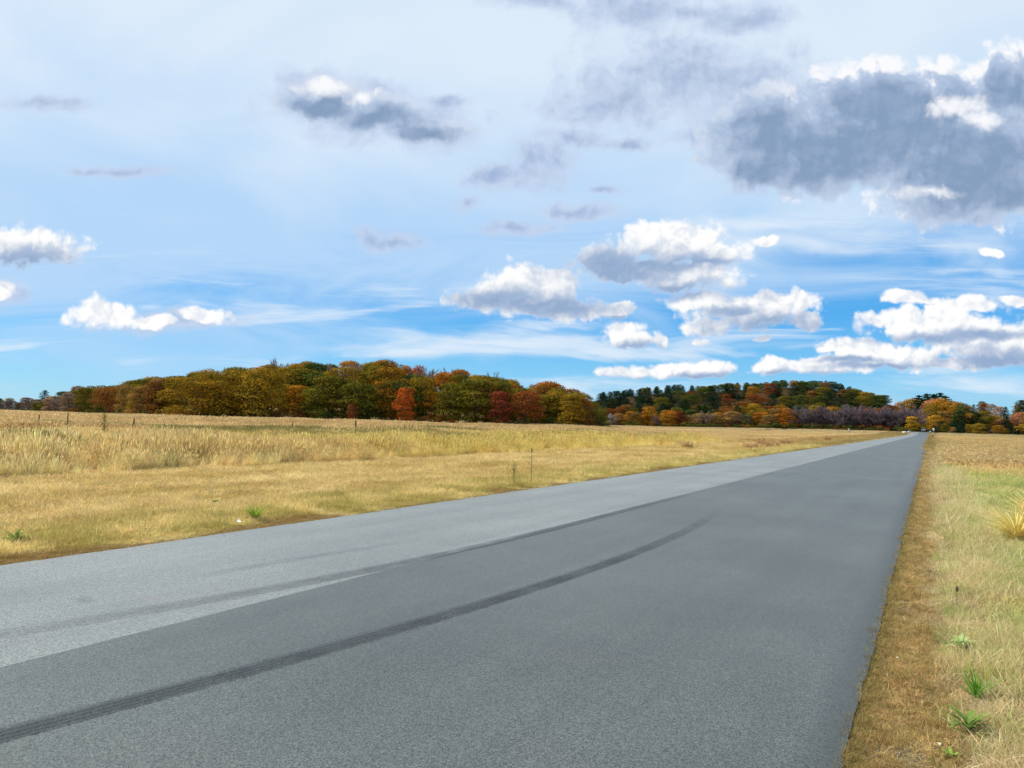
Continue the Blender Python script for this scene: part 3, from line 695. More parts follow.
s = rng.uniform(.6, 1.05, len(x))*(.45+.7*vnoise(x, y*.6, 9, 52))*np.where(x > -75, .8, 1)*(1-.55*far_right); sw = rng.uniform(.8, 1.3, len(x))*np.clip((r/110)**.6, .8, 2.)
tt = tint_tall(x, y); tt = tt*(1-far_right[:, None]*.6)+np.array([.76, .56, .27])*far_right[:, None]*.6
x3, y3, r3 = fan(16000, 40, 395, px0=925, px1=1100); k = (x3 > 1.2); x3, y3, r3 = x3[k], y3[k], r3[k]
s3 = rng.uniform(.15, .4, len(x3)); tt3 = lerp((.66, .49, .21), (.90, .70, .36), vnoise(x3, y3, 9, 53)*.6+vnoise(x3*.3, y3, 4, 54)*.4)
X_ = np.concatenate([x, x3]); Y_ = np.concatenate([y, y3]); S_ = np.concatenate([s, s3]); SW = np.concatenate([sw, np.full(len(x3), 1.1)])
scatter('distant_grass', 'far pinkish-tan grass running to the woods', np.stack([X_, Y_, zfun(X_, Y_)], 1), rots(len(X_), .04), np.stack([SW, SW, S_], 1), rng.integers(0, 6, len(X_)), jitter(np.concatenate([tt, tt3]), .14), farc)
# a fringe of longer grass beside the far part of the road, both sides, 75 m on
n = 9000; yy = rng.uniform(70, 400, n); side = rng.random(n) < .55
xx = np.where(side, ROAD_L-.15-rng.random(n)**1.5*9.5, ROAD_R+.15+rng.random(n)*1.6); s = rng.uniform(.12, .3, n)
tf = lerp((.46, .34, .13), (.68, .50, .22), vnoise(xx, yy, 4, 60))
scatter('roadside_grass', 'low tan grass along the far stretch of the road', np.stack([xx, yy, zfun(xx, yy)], 1), rots(n, .05), np.stack([s*2.5, s*2.5, s], 1), rng.integers(0, 6, n), jitter(tf, .15), farc)

# ------------------------------------------------------------------ gravel on the verge
M_STONE, nt, out = newmat('pebble'); b = NB(nt)
at = b.n('ShaderNodeAttribute', attribute_type='INSTANCER', attribute_name='tint'); d = b.n('ShaderNodeBsdfDiffuse'); nt.links.new(at.outputs['Color'], d.inputs[0]); nt.links.new(d.outputs[0], out.inputs[0])
import bmesh
peb = []
for i in range(4):
    bm = bmesh.new(); bmesh.ops.create_icosphere(bm, subdivisions=1, radius=.008); 
    for v_ in bm.verts: v_.co = Vector((v_.co.x*random.uniform(.7, 1.4), v_.co.y*random.uniform(.7, 1.3), v_.co.z*random.uniform(.4, .9)))
    me = bpy.data.meshes.new('pebble'); bm.to_mesh(me); bm.free(); me.materials.append(M_STONE); peb.append(bpy.data.objects.new('pebble', me))
pcol = make_col('pebbles', peb)
n = 5000; x = rng.uniform(-.34, .10, n); y = 2.8*(14/2.8)**rng.random(n)
dn = vnoise(x*1., y*.6, .22, 20)*.5+vnoise(x, y, .6, 21)*.5; k = rng.random(n) < np.clip((dn-.50)*2.2, .02, .7); x, y = x[k], y[k]; n = len(x)
s = rng.uniform(.2, .8, n)
scatter('gravel', 'loose grey gravel in the dry verge', np.stack([x, y, np.full(n, .004)], 1), rots(n, 1), np.stack([s, s, s], 1), rng.integers(0, 4, n), jitter(lerp((.20, .18, .15), (.40, .36, .30), rng.random(n)), .3), pcol, 'gravel')

# ------------------------------------------------------------------ individual weeds and stalks
def leaf_blade(m, base, d, length, width, up, droop, fold=.15, segs=5):
    d = Vector(d).normalized(); side = d.cross(Vector((0, 0, 1))).normalized(); p = Vector(base); ang = up; prev = None
    for i in range(segs+1):
        t = i/segs; w = width*math.sin(math.pi*min(1, .12+t*.88))**.8*(1 if i < segs else 0)
        l = p-side*w+Vector((0, 0, w*fold)); c_ = p.copy(); r = p+side*w+Vector((0, 0, w*fold))
        if prev: m.quad(prev[0], prev[1], tuple(c_), tuple(l)); m.quad(prev[1], prev[2], tuple(r), tuple(c_))
        prev = (tuple(l), tuple(c_), tuple(r)); p = p+(d*math.cos(ang)+Vector((0, 0, math.sin(ang))))*(length/segs); ang -= droop/segs
def weed(name, px, py, col, label, nleaf, length, width, up, droop, stem=0.0, cat='weed', seed=0, stemr=.0025):
    random.seed(seed+900); p = on_ground(px, py); e = bpy.data.objects.new(name, None); COL.objects.link(e); e.location = (p[0], p[1], .0); tag(e, label, cat)
    m = MB()
    for i in range(nleaf):
        a = i*2.4+random.uniform(-.3, .3); l = length*random.uniform(.6, 1.15); z = stem*random.uniform(.1, 1) if stem else .01
        leaf_blade(m, (0, 0, z), (math.cos(a), math.sin(a), 0), l, width*random.uniform(.7, 1.2), up*random.uniform(.7, 1.2), droop*random.uniform(.6, 1.3))
    lv = m.build('leaves', M_WEED, e); lv.color = c4(col)
    if stem:
        m2 = MB(); m2.tube([(0, 0, -.01), (.004, .003, stem*.5), (0, .006, stem)], [stemr, stemr*.8, stemr*.4], 5); m2.build('stem', M_BARK, e)
    return e
weed('broadleaf_weed', 962, 655, (.42, .54, .22), 'pale green weed with curled leaves, topmost of those on the near verge', 40, .13, .013, 1.15, 1.7, .07, seed=1)
weed('grass_tuft', 944, 646, (.16, .34, .05), 'thin green grass blades left of the pale curled weed', 9, .12, .004, .7, .8, 0, 'grass tuft', seed=2)
weed('grass_tuft', 976, 705, (.15, .34, .04), 'bright green upright grass tuft below the curled weed', 34, .21, .006, 1.35, .7, 0, 'grass tuft', seed=3)
weed('grass_tuft', 986, 690, (.42, .40, .07), 'yellowish grass tuft behind the bright green one', 14, .13, .004, 1.3, .6, 0, 'grass tuft', seed=4)
weed('broadleaf_weed', 968, 737, (.20, .30, .07), 'dark green leafy weed near the bottom of the verge', 26, .15, .011, .95, 1.3, .06, seed=5)
weed('broadleaf_weed', 951, 760, (.34, .48, .10), 'small bright green sprout at the bottom of the verge', 12, .05, .009, .9, .8, .02, seed=6)
weed('broadleaf_weed', 947, 700, (.30, .42, .10), 'tiny green sprout left of the upright grass tuft', 9, .035, .006, .9, .8, .015, seed=7)
weed('grass_tuft', 255, 521, (.30, .40, .06), 'bright green grass tuft at the far edge of the road', 60, .30, .008, 1.1, .8, 0, 'grass tuft', seed=8)
weed('leafy_weed', 15, 545, (.22, .30, .07), 'dark green low weed at lower left near the road', 26, .22, .016, .8, 1.2, .1, seed=9)
weed('leafy_weed', 214, 519, (.09, .16, .03), 'slender stalk with one dark green leafy head in mown grass', 12, .07, .016, .6, .9, .0, seed=10).location.z = .24
# big yellow-green tuft at the right edge
weed('reed_tuft', 1017, 545, (.80, .66, .24), 'tall yellow-green arching grass clump at the right edge', 190, .75, .008, 1.15, 1.2, 0, 'grass tuft', seed=11)
weed('reed_tuft', 1034, 528, (.88, .70, .30), 'golden grass clump behind the arching one at right edge', 170, .75, .009, 1.2, 1.0, 0, 'grass tuft', seed=12)

M_DARK = simple('dead_stalk', (.10, .065, .035), .9, .3, 20)
M_DRY = simple('dry_stalk', (.30, .20, .10), .9, .3, 20)
def stalk(name, px, py, h, rad, label, mat, head=None, branches=0, seed=0, lean=(0, 0), leafcol=None, r_over=None, cat='stalk'):
    random.seed(seed+50)
    if r_over: x_, y_ = at_px(px, r_over)
    else: x_, y_ = on_ground(px, py)[:2]
    e = bpy.data.objects.new(name, None); COL.objects.link(e); e.location = (x_, y_, zf(x_, y_)); tag(e, label, cat)
    m = MB(); lx, ly = lean
    m.tube([(0, 0, -.02), (lx*.3, ly*.3, h*.4), (lx*.7, ly*.7, h*.75), (lx, ly, h)], [rad*1.2, rad, rad*.8, rad*.4], 6)
    for i in range(branches):
        t = random.uniform(.35, .95); a = random.uniform(0, 6.28); l = h*random.uniform(.12, .28)*(1.25-t)
        p0 = Vector((lx*t, ly*t, h*t)); m.tube([p0, p0+Vector((math.cos(a)*l*.6, math.sin(a)*l*.6, l*.5)), p0+Vector((math.cos(a)*l, math.sin(a)*l, l*1.1))], [rad*.5, rad*.4, rad*.2], 4)
    m.build('stem', mat, e)
    if head:
        hr_, hl = head; m = MB(); n_ = 7
        m.tube([(lx*(1-.0), ly, h-hl*.5+hl*i/(n_-1)) for i in range(n_)], [hr_*(.35+.65*math.sin(math.pi*(i+.6)/(n_+.3)))*(1+.25*(i % 2)) for i in range(n_)], 8); m.build('seed_head', mat, e)
    if leafcol:
        m = MB()
        for i in range(190):
            t = random.uniform(.2, 1.02); a = random.uniform(0, 6.28); l = h*random.uniform(.0, .17)*(1.2-t*.6); q = Vector((lx*t+math.cos(a)*l, ly*t+math.sin(a)*l, h*t+l*.6))
            leaf_blade(m, q, (math.cos(a), math.sin(a), 0), h*.075, h*.016, .7, .6, segs=2)
        lv = m.build('leaves', M_WEED, e); lv.color = c4(leafcol)
    return e
stalk('seed_stalk', 957, 613, .205, .0022, 'thin stalk with a black seed head in the green verge', M_DARK, head=(.012, .045), seed=1)
stalk('dead_stalk', 66, 452, 1.25, .010, 'tall dark mullein stalk, straight, left of the bushy weed', M_DARK, head=(.019, .42), branches=3, seed=2)
stalk('dead_stalk', 22, 449, 1.0, .012, 'thinner dark stalk near the left edge in tall grass', M_DARK, branches=6, seed=3)
stalk('leafy_weed', 103, 447, 1.35, .012, 'bushy olive-brown weed rising above the tall grass', M_DARK, branches=26, leafcol=(.30, .24, .06), seed=4, cat='weed')
stalk('dead_stalk', 126, 446, 1.1, .02, 'leaning dark stalk right of the bushy weed', M_DARK, head=(.03, .3), lean=(.30, .12), seed=5)
stalk('dead_stalk', 38, 437, 1.1, .02, 'faint dark stalk further back between left edge and mullein', M_DARK, head=(.03, .3), seed=6)
for i, (px, py, h) in enumerate(((176, 450, 1.0), (188, 451, .95), (200, 449, 1.0))):
    stalk('dead_stalk', px, py, h, .010, f"thin brown stalk in tall grass, {['left', 'middle', 'right'][i]} one of a loose trio", M_DARK, branches=8, seed=7+i).__setitem__('group', 'trio of thin stalks')
stalk('dead_stalk', 292, 437, .9, .014, 'small dark stalk below the golden trees', M_DARK, head=(.03, .25), seed=12)
stalk('dead_stalk', 355, 444, 1.15, .02, 'stout dark stalk at the left end of the olive weeds', M_DARK, head=(.045, .4), branches=6, seed=13)
stalk('dead_stalk', 505, 431, 1.2, .02, 'short dark stalk in front of the dark red trees', M_DARK, head=(.05, .3), seed=14)
stalk('dead_stalk', 531, 485, .85, .006, 'upright brown stalk near the road, right of the leafy weed', M_DARK, head=(.012, .12), branches=5, seed=15)
stalk('leafy_weed', 514, 487, .55, .007, 'sprawling dry yellow-green weed near the road', M_DRY, branches=12, leafcol=(.34, .30, .08), seed=16, cat='weed')
stalk('dead_stalk', 665, 441, 1.1, .02, 'thin dark stalk in the middle of the field', M_DARK, branches=5, seed=17)
stalk('dry_stick', 977, 481, .78, .008, 'thin straight tan stick standing in the right field', M_DRY, seed=18, cat='stick')
stalk('dry_stick', 948, 470, .62, .010, 'thin brown stick left of the tan one in the right field', M_DRY, branches=3, seed=19, cat='stick')
stalk('twig', 1012, 592, .16, .004, 'brown bent twig at the right edge under the arching grass', M_DRY, branches=4, lean=(.22, .05), seed=20, cat='twig')
# olive weed bushes and reddish clumps in the field
def bush(px, py, h, w, col, label, seed, r_over=None, group=None, name='weed_bush', cat='weed bush'):
    random.seed(seed); p = on_ground(px, py) if r_over is None else at_px(px, r_over)
    e = bpy.data.objects.new(name, None); COL.objects.link(e); e.location = (p[0], p[1], zf(p[0], p[1])); tag(e, label, cat, group)
    m = MB(); lf = MB()
    for i in range(int(26*w)+12):
        a = random.uniform(0, 6.28); q = w*math.sqrt(random.random())*.5; hh = h*random.uniform(.6, 1.1); bx, by = q*math.cos(a), q*math.sin(a); l = (random.uniform(-.12, .12), random.uniform(-.12, .12))
        m.tube([(bx, by, 0), (bx+l[0], by+l[1], hh*.6), (bx+l[0]*2, by+l[1]*2, hh)], [.008, .006, .003], 4)
        for k in range(16):
            t = random.uniform(.3, 1.05); aa = random.uniform(0, 6.28)
            leaf_blade(lf, (bx+l[0]*2*t, by+l[1]*2*t, hh*t), (math.cos(aa), math.sin(aa), 0), .11, .018, .6, .7, segs=2)
    m.build('stems', M_DRY, e); o = lf.build('leaves', M_WEED, e); o.color = c4(col)
for i, px in enumerate((366, 376, 387, 398, 408, 418, 428)):
    bush(px, 441-i*.4+random.uniform(-.5, .5), random.uniform(.9, 1.15), 1.5, (.20, .19, .06), f"olive weed bush, {ordn(i)} from the left in the clump row mid-field", 70+i, group='olive weed bushes mid-field')
for i, px in enumerate((752, 764, 772, 785)):
    bush(px, (449, 446, 448, 444.5)[i], (.45, .7, .55, .5)[i], 1.2, (.58, .36, .19), f"reddish-brown weed bush beside the far road, {ordn(i)} from the left", 80+i, group='reddish weed bushes by the road')
bush(827, 441.5, .6, .9, (.42, .24, .12), 'small dark reddish weed bush by the road, beyond the others', 90)
bush(688, 449, .45, .7, (.48, .32, .16), 'low brown weed bush in the open field', 91)

# ------------------------------------------------------------------ things at the end of the road
M_WHITE = simple('white_paint', (.78, .78, .75), .45, .06, 3); M_CONC = simple('concrete', (.55, .50, .43), .85, .15, 3)
M_GLASS = simple('dark_glass', (.03, .04, .05), .08, .1, 3); M_RUB = simple('rubber', (.03, .03, .03), .8, .2, 9); M_GREY = simple('galvanised', (.32, .33, .33), .45, .15, 9)
M_RED = simple('tail_lens', (.45, .02, .02), .25, .1, 9); M_SILV = simple('rim_metal', (.5, .5, .5), .3, .1, 9)
def empty(name, x, y, label, cat, z=None, rz=0):
    e = bpy.data.objects.new(name, None); COL.objects.link(e); e.location = (x, y, zf(x, y)+.02 if z is None else z); e.rotation_euler = (0, 0, rz); tag(e, label, cat); return e
def van(x, y):
    e = empty('van', x, y, 'small white van far off at the end of the road', 'van')
    # side profile extruded; faces the camera with its front (towards -Y)
    prof = [(-2.35, .35), (-2.4, .85), (-2.25, 1.08), (-1.55, 1.22), (-.95, 1.88), (-.6, 2.02), (2.2, 2.02), (2.38, 1.85), (2.42, .4), (2.3, .3), (-2.2, .28)]
    m = MB(); hw = .93; n = len(prof)
    def wid(z): return hw-(.12*max(0, (z-1.1))/.9)
    rings = []
    for s_ in (-1, 1): rings.append([(s_*wid(z), yy_, z) for yy_, z in prof])
    for i in range(n):
        j = (i+1) % n; m.quad(rings[0][i], rings[0][j], rings[1][j], rings[1][i], .5)
    m.poly(rings[0]); m.poly(rings[1][::-1]); m.build('body', M_WHITE, e)
    g_ = MB(); g_.quad((-.76, -1.53, 1.27), (.76, -1.53, 1.27), (.70, -1.0, 1.85), (-.70, -1.0, 1.85)); 
    g_.build('windscreen', M_GLASS, e, (0, -.012, .012))
    for s_ in (-1, 1):
        g_ = MB(); xx_ = s_*(hw+.006)
        g_.quad((xx_, -1.25, 1.22), (xx_, -.2, 1.22), (s_*.86, -.2, 1.8), (s_*.86, -.85, 1.8)); g_.build('side_window', M_GLASS, e)
        l = MB(); l.box((s_*.68, -2.40, .82), (.34, .08, .2), 0, .02); l.build('headlight', M_SILV, e)
        l = MB(); l.box((s_*.80, 2.42, 1.1), (.14, .05, .4), 0, .01); l.build('tail_light', M_RED, e)
        mr_ = MB(); mr_.box((s_*1.03, -1.2, 1.3), (.14, .1, .2), 0, .03); mr_.build('mirror', M_RUB, e)
        for yy_ in (-1.5, 1.5):
            w_ = MB(); w_.tube([(s_*.98, yy_, .33), (s_*.74, yy_, .33)], [.33, .33], 20); wo = w_.build('wheel', M_RUB, e)
            ri = MB(); ri.tube([(s_*.985, yy_, .33), (s_*.95, yy_, .33)], [.19, .19], 14); ri.build('rim', M_SILV, wo)
    gr_ = MB(); gr_.box((0, -2.405, .62), (1.0, .06, .18), 0, .01); gr_.build('grille', M_RUB, e)
    bu = MB(); bu.box((0, -2.38, .42), (1.8, .12, .2), 0, .03); bu.build('bumper', M_GREY, e)
yv = 424.; van(-3.2, yv)
def post(px, r, h, w, name, label, cat, mat, sign=None, x=None, y=None, cap_=True):
    if x is None: x, y = at_px(px, r)
    e = empty(name, x, y, label, cat); m = MB(); m.box((0, 0, h/2-.05), (w, w, h+.1), 0, w*.15); m.build('post', mat, e)
    if sign:
        sw, sh, zc = sign; s_ = MB(); s_.box((0, -w*.5-.02, zc), (sw, .02, sh), 0, .005); s_.build('sign_panel', M_WHITE, e)
        s_ = MB(); s_.box((0, -w*.5-.0, zc), (.05, .02, sh*.8)); s_.build('bracket', M_GREY, e)
    elif cap_:
        s_ = MB(); s_.box((0, 0, h+.02), (w*1.25, w*1.25, .05), 0, w*.2); s_.build('cap', mat, e)
    return e
post(849, 330, 1.6, .42, 'marker_post', 'small cream marker post in grass before the purple-grey trees', 'marker post', M_CONC)
post(843, 395, 7.5, .13, 'utility_pole', 'thin grey pole before the purple-grey trees', 'pole', simple('pole_wood', (.20, .17, .15), .9, .2, 4))
post(933.6, 372, 1.2, .08, 'road_sign', 'small white sign at the right side of the road end', 'sign', M_GREY, sign=(.75, 1.2, 1.6))
post(None, None, 1.15, .22, 'guard_post', 'pale post on the right verge at the road end', 'post', M_CONC, x=ROAD_R+.9, y=290)
post(None, None, .75, .24, 'guard_post', 'short dark post on the right verge, nearest of the verge posts', 'post', M_DARK, x=ROAD_R+.75, y=215)
def conc_block(x, y, rz, label, sc=1.):
    e = empty('concrete_block', x, y, label, 'concrete block', rz=rz)
    m = MB(); base = [(-.9, -.3), (.9, -.3), (.9, .3), (-.9, .3)]; n0 = len(m.v)
    for z, k in ((-.05, 1), (.18, 1), (.55, .55), (.85, .42)):
        for q in base: m.v.append((q[0]*sc*(1 if k == 1 else .98), q[1]*k*sc, z*sc))
    for l in range(3):
        for i in range(4): m.f.append((n0+l*4+i, n0+l*4+(i+1) % 4, n0+l*4+4+(i+1) % 4, n0+l*4+4+i)); m.r.append(.5)
    m.f.append((n0+12, n0+13, n0+14, n0+15)); m.r.append(.5)
    m.build('block_body', M_CONC, e)
    l = MB(); l.tube([(-.25*sc, 0, .84*sc), (-.22*sc, 0, .93*sc), (.22*sc, 0, .93*sc), (.25*sc, 0, .84*sc)], [.02]*4, 6); l.build('lifting_loop', M_GREY, e)
conc_block(ROAD_L-1.6, 352, 0.1, 'pale concrete block on the left of the road end, left one', 1.0)
conc_block(ROAD_L-.3, 372, .9, 'pale concrete block at the road edge, right one', .9)
# litter by the left road edge
p = on_ground(238, 527); m = MB(); m.poly([(-.05, -.02, .02), (.0, -.035, .035), (.05, -.015, .02), (.045, .02, .03), (0, .03, .015), (-.045, .02, .03)]); m.poly([(-.045, .02, .03), (0, .03, .015), (.01, .03, .05), (-.03, .025, .055)])
o = m.build('litter', M_WHITE, None, (p[0], p[1], .05)); tag(o, 'scrap of white litter at the far road edge', 'litter')
random.seed(3)
M_DLEAF = simple('dead_leaf', (.50, .42, .28), .8, .2, 20)
for i, (px, py, lab) in enumerate(((897, 665, 'pale dry leaf on the brown verge, upper one'), (980, 741, 'pale fallen leaf beside the dark green weed'), (939, 752, 'pale dry leaf left of the dark green weed'))):
    p = on_ground(px, py); m = MB(); a = random.uniform(0, 6.28)
    leaf_blade(m, (0, 0, 0), (math.cos(a), math.sin(a), 0), .035, .009, .2, .5)
    o = m.build('fallen_leaf', M_DLEAF, None, (p[0], p[1], .045)); tag(o, lab, 'leaf')

# ------------------------------------------------------------------ light and sky
SUN_EL = 44.0; SUN_AZ = -29.38-78.0       # bearing from +Y, clockwise positive
se, sa = R_(SUN_EL), R_(SUN_AZ)
S = Vector((math.sin(sa)*math.cos(se), math.cos(sa)*math.cos(se), math.sin(se)))
sl = bpy.data.lights.new('sun', 'SUN'); sl.energy = 5.0; sl.angle = R_(.6); sl.color = (1, .95, .86)
so = bpy.data.objects.new('sun', sl); COL.objects.link(so); so.rotation_euler = S.to_track_quat('Z', 'Y').to_euler(); so.location = (0, 0, 60)

world = bpy.data.worlds.new('World'); scene.world = world; world.use_nodes = True
nt = world.node_tree; nt.nodes.clear(); b = NB(nt)
wo = b.n('ShaderNodeOutputWorld'); bg = b.n('ShaderNodeBackground'); nt.links.new(bg.outputs[0], wo.inputs[0])
PM = .30; STR = .12; bg.inputs[1].default_value = STR
sky = b.n('ShaderNodeTexSky', sky_type='NISHITA', sun_disc=False); sky.sun_elevation = se; sky.sun_rotation = sa
sky.air_density = 1.0; sky.dust_density = .6; sky.ozone_density = 1.5; sky.altitude = 50
D = b.n('ShaderNodeTexCoord').outputs['Generated']
sz = b.n('ShaderNodeSeparateXYZ'); nt.links.new(D, sz.inputs[0]); dz = sz.outputs[2]
# a fixed tangent plane of the sky dome, towards the view's bearing (units: 100 = 7.6 degrees at the middle)
fz = b.m('MAXIMUM', b.v('DOT_PRODUCT', D, tuple(fwd)), .12)
gx = b.m('DIVIDE', b.v('DOT_PRODUCT', D, tuple(R2)), fz); gy = b.m('DIVIDE', b.v('DOT_PRODUCT', D, tuple(-U2)), fz)
cb = b.n('ShaderNodeCombineXYZ'); nt.links.new(b.m('MULTIPLY_ADD', gx, 7.45, 5.12), cb.inputs[0]); nt.links.new(b.m('MULTIPLY_ADD', gy, 7.45, 3.84), cb.inputs[1])
P = cb.outputs[0]
W1 = 1/STR
def wc(r, g_, b_): return (r*W1, g_*W1, b_*W1, 1)
def srgb(r, g_, b_):
    f = lambda c_: ((c_/255+.055)/1.055)**2.4 if c_ > 10 else c_/255/12.92
    return wc(f(r), f(g_), f(b_))
# clear sky: the Nishita colour, deepened a little
base = b.mix(1.0, sky.outputs[0], (.44, .94, 1.30, 1), 'MULTIPLY')
rp = b.n('ShaderNodeValToRGB'); nt.links.new(dz, rp.inputs[0]); cr = rp.color_ramp
cr.elements[0].position = 0.0; cr.elements[0].color = srgb(186, 224, 247); cr.elements[1].position = .06; cr.elements[1].color = srgb(136, 204, 249)
for p_, c_ in ((.14, (76, 170, 240)), (.3, (92, 170, 238)), (1.0, (62, 122, 212))): e_ = cr.elements.new(p_); e_.color = srgb(*c_)
base = b.mix(.72, base, rp.outputs[0])
# warp
nw = b.n('ShaderNodeTexNoise', noise_dimensions='2D'); nt.links.new(P, nw.inputs['Vector']); nw.inputs['Scale'].default_value = 1.5; nw.inputs['Detail'].default_value = 5; nw.inputs['Roughness'].default_value = .55
wv = b.v('MULTIPLY_ADD', b.v('SUBTRACT', nw.outputs['Color'], (.5, .5, .5)), (.30, .20, 0), P)
# high veil
stq = b.v('MULTIPLY', P, (.22, 1.0, 1)); streak = b.noise(stq, 1.6, 5, .58, .6, dim='2D')
vel = b.mr(b.m('ADD', b.m('ADD', dz, b.mr(gx, -.55, .5, .055, -.055, False)), b.m('MULTIPLY', b.m('SUBTRACT', streak, .5), .26)), .075, .24)
veilc = b.mix(b.m('ADD', b.mr(dz, .20, .46), b.m('MULTIPLY', b.m('SUBTRACT', b.noise(b.v('MULTIPLY', P, (.6, 1., 1)), .45, 4, .55, .5, dim='2D'), .5), 1.7), clamp=True), srgb(186, 218, 250), srgb(227, 240, 252))
col = b.mix(b.m('MULTIPLY', vel, .93), base, veilc)
# low cirrus streaks
st2 = b.noise(b.v('MULTIPLY', P, (.30, 2.6, 1)), 1.4, 4, .6, .4, dim='2D')
low = b.m('MULTIPLY', b.mr(st2, .52, .72), b.m('MULTIPLY', b.mr(dz, .005, .05), b.mr(dz, .26, .14)))
col = b.mix(b.m('MULTIPLY', low, .65), col, srgb(225, 238, 252))
cir = None
for (cx, cy, rx, ry) in ((470, 343, 150, 16), (400, 350, 90, 10), (880, 243, 190, 15), (780, 222, 120, 10), (985, 386, 130, 16), (900, 372, 120, 9), (620, 352, 90, 8), (640, 384, 120, 10), (960, 268, 90, 7), (560, 326, 60, 6)):
    q = b.v('LENGTH', b.v('MULTIPLY_ADD', wv, (100/rx, 100/ry, 0), (-cx/rx, -cy/ry, 0))); cir = q if cir is None else b.m('SMOOTH_MIN', cir, q, .3)
cir = b.m('MULTIPLY', b.mr(cir, 1.25, .2), b.mr(st2, .30, .62))
col = b.mix(b.m('MULTIPLY', cir, .75), col, srgb(228, 240, 252))
# cloud puffs
def voro(vec):
    q = b.n('ShaderNodeTexVoronoi', feature='F1', voronoi_dimensions='2D', normalize=True)
    for k_, v_ in (('Scale', 3.4), ('Detail', 2.0), ('Roughness', .55), ('Lacunarity', 2.3)): q.inputs[k_].default_value = v_
    nt.links.new(vec, q.inputs['Vector']); return q.outputs['Distance']
v1 = voro(wv); v2 = voro(b.v('ADD', wv, (-.05, -.07, 0)))
puff = b.m('MULTIPLY', b.m('SUBTRACT', PM, v1), 4.0); relief = b.m('MULTIPLY', b.m('SUBTRACT', v2, v1), 3.0)
fine = b.m('SUBTRACT', b.noise(wv, 3.0, 6, .62, dim='2D'), .5)
def field(blobs, k=.35):
    """smooth union of ellipses (cx, cy, rx, ry in the plane's units x100); 1 at a centre, 0 at the rim"""
    acc = None
    for (cx, cy, rx, ry) in blobs:
        sx_, sy_ = 100/rx, 100/ry
        q = b.v('LENGTH', b.v('MULTIPLY_ADD', wv, (sx_, sy_, 0), (-cx/rx, -cy/ry, 0)))
        acc = q if acc is None else b.m('SMOOTH_MIN', acc, q, k)
    return b.m('SUBTRACT', 1.0, acc)
#CLOUDS
soft = [(635, 8, 62, 22), (735, 18, 50, 14), (690, 14, 50, 10), (540, 2, 40, 8), (620, 100, 60, 26), (690, 74, 95, 34), (745, 98, 62, 38), (345, 102, 62, 22), (395, 122, 70, 20), (430, 132, 45, 15), (315, 90, 36, 18),
        (540, 163, 34, 22), (498, 178, 34, 14), (575, 140, 30, 8), (575, 212, 38, 9), (390, 242, 30, 9), (368, 235, 16, 8), (45, 104, 40, 8), (115, 171, 48, 5), (468, 201, 10, 6), (520, 228, 34, 7), (628, 144, 22, 6),
        (695, 137, 22, 10), (600, 190, 18, 4), (440, 100, 25, 6), (5, 292, 22, 10), (160, 322, 70, 9)]
big = [(325, 98, 42, 20), (372, 114, 54, 17), (425, 131, 46, 13), (820, 142, 118, 50), (770, 135, 62, 40), (900, 130, 130, 52), (970, 170, 90, 52), (930, 105, 78, 40), (960, 165, 80, 45), (880, 100, 75, 34), (1010, 190, 60, 26), (1015, 85, 38, 36), (770, 115, 45, 28), (990, 150, 60, 50), (760, 165, 40, 22)]
cum = [(20, 248, 58, 16), (100, 314, 34, 13), (2, 290, 14, 8), (205, 317, 26, 8), (150, 322, 30, 6),
       (525, 293, 52, 22), (540, 280, 30, 14), (490, 298, 40, 10), (560, 308, 44, 12), (590, 312, 22, 9),
       (675, 243, 52, 18), (605, 262, 40, 14), (655, 234, 30, 11), (690, 274, 52, 14), (712, 256, 34, 14), (640, 268, 50, 12),
       (765, 242, 14, 6), (626, 310, 15, 8), (622, 331, 22, 9), (634, 340, 26, 8), (660, 339, 9, 8),
       (750, 312, 64, 14), (785, 303, 32, 12), (700, 302, 30, 9), (706, 324, 24, 9), (808, 318, 18, 8), (702, 341, 12, 5),
       (625, 372, 36, 7), (700, 370, 48, 9), (675, 366, 30, 8), (780, 366, 38, 9), (830, 365, 40, 10), (760, 340, 12, 3), (870, 352, 40, 12),
       (890, 356, 60, 14), (940, 326, 60, 16), (915, 298, 32, 6), (960, 306, 40, 8), (985, 340, 60, 22), (1020, 350, 50, 18), (900, 318, 34, 10), (855, 345, 45, 9), (1015, 300, 22, 5), (990, 253, 16, 4), (960, 362, 60, 8)]
shad = [(20, 264, 70, 14), (620, 270, 55, 20), (505, 300, 50, 12), (555, 308, 60, 10), (680, 262, 40, 9), (545, 304, 60, 10), (500, 301, 40, 6), (610, 264, 50, 14), (650, 262, 34, 12), (680, 290, 70, 8), (705, 262, 30, 4), (770, 326, 60, 12), (735, 312, 26, 5), (640, 347, 30, 5), (640, 380, 40, 4), (715, 377, 50, 4),
        (800, 375, 50, 4), (1000, 362, 55, 12), (985, 335, 40, 5), (930, 338, 45, 4), (880, 366, 50, 4), (620, 318, 14, 3), (850, 360, 30, 3)]
bright = [(955, 104, 38, 14), (985, 120, 24, 10), (925, 192, 34, 7), (868, 192, 18, 5), (325, 84, 38, 12), (360, 96, 20, 10)]
fs = field([(a_, b2_, c_*1.25, d_*1.3) for a_, b2_, c_, d_ in soft], .3); fb = field(big, .25); fc = field([(a_, b2_, c_*(1.12 if b2_ < 338 else .98), d_*(1.2 if b2_ < 338 else 1.05)) for a_, b2_, c_, d_ in cum], .13); sh_ = field(shad, .3); br = field(bright, .3)
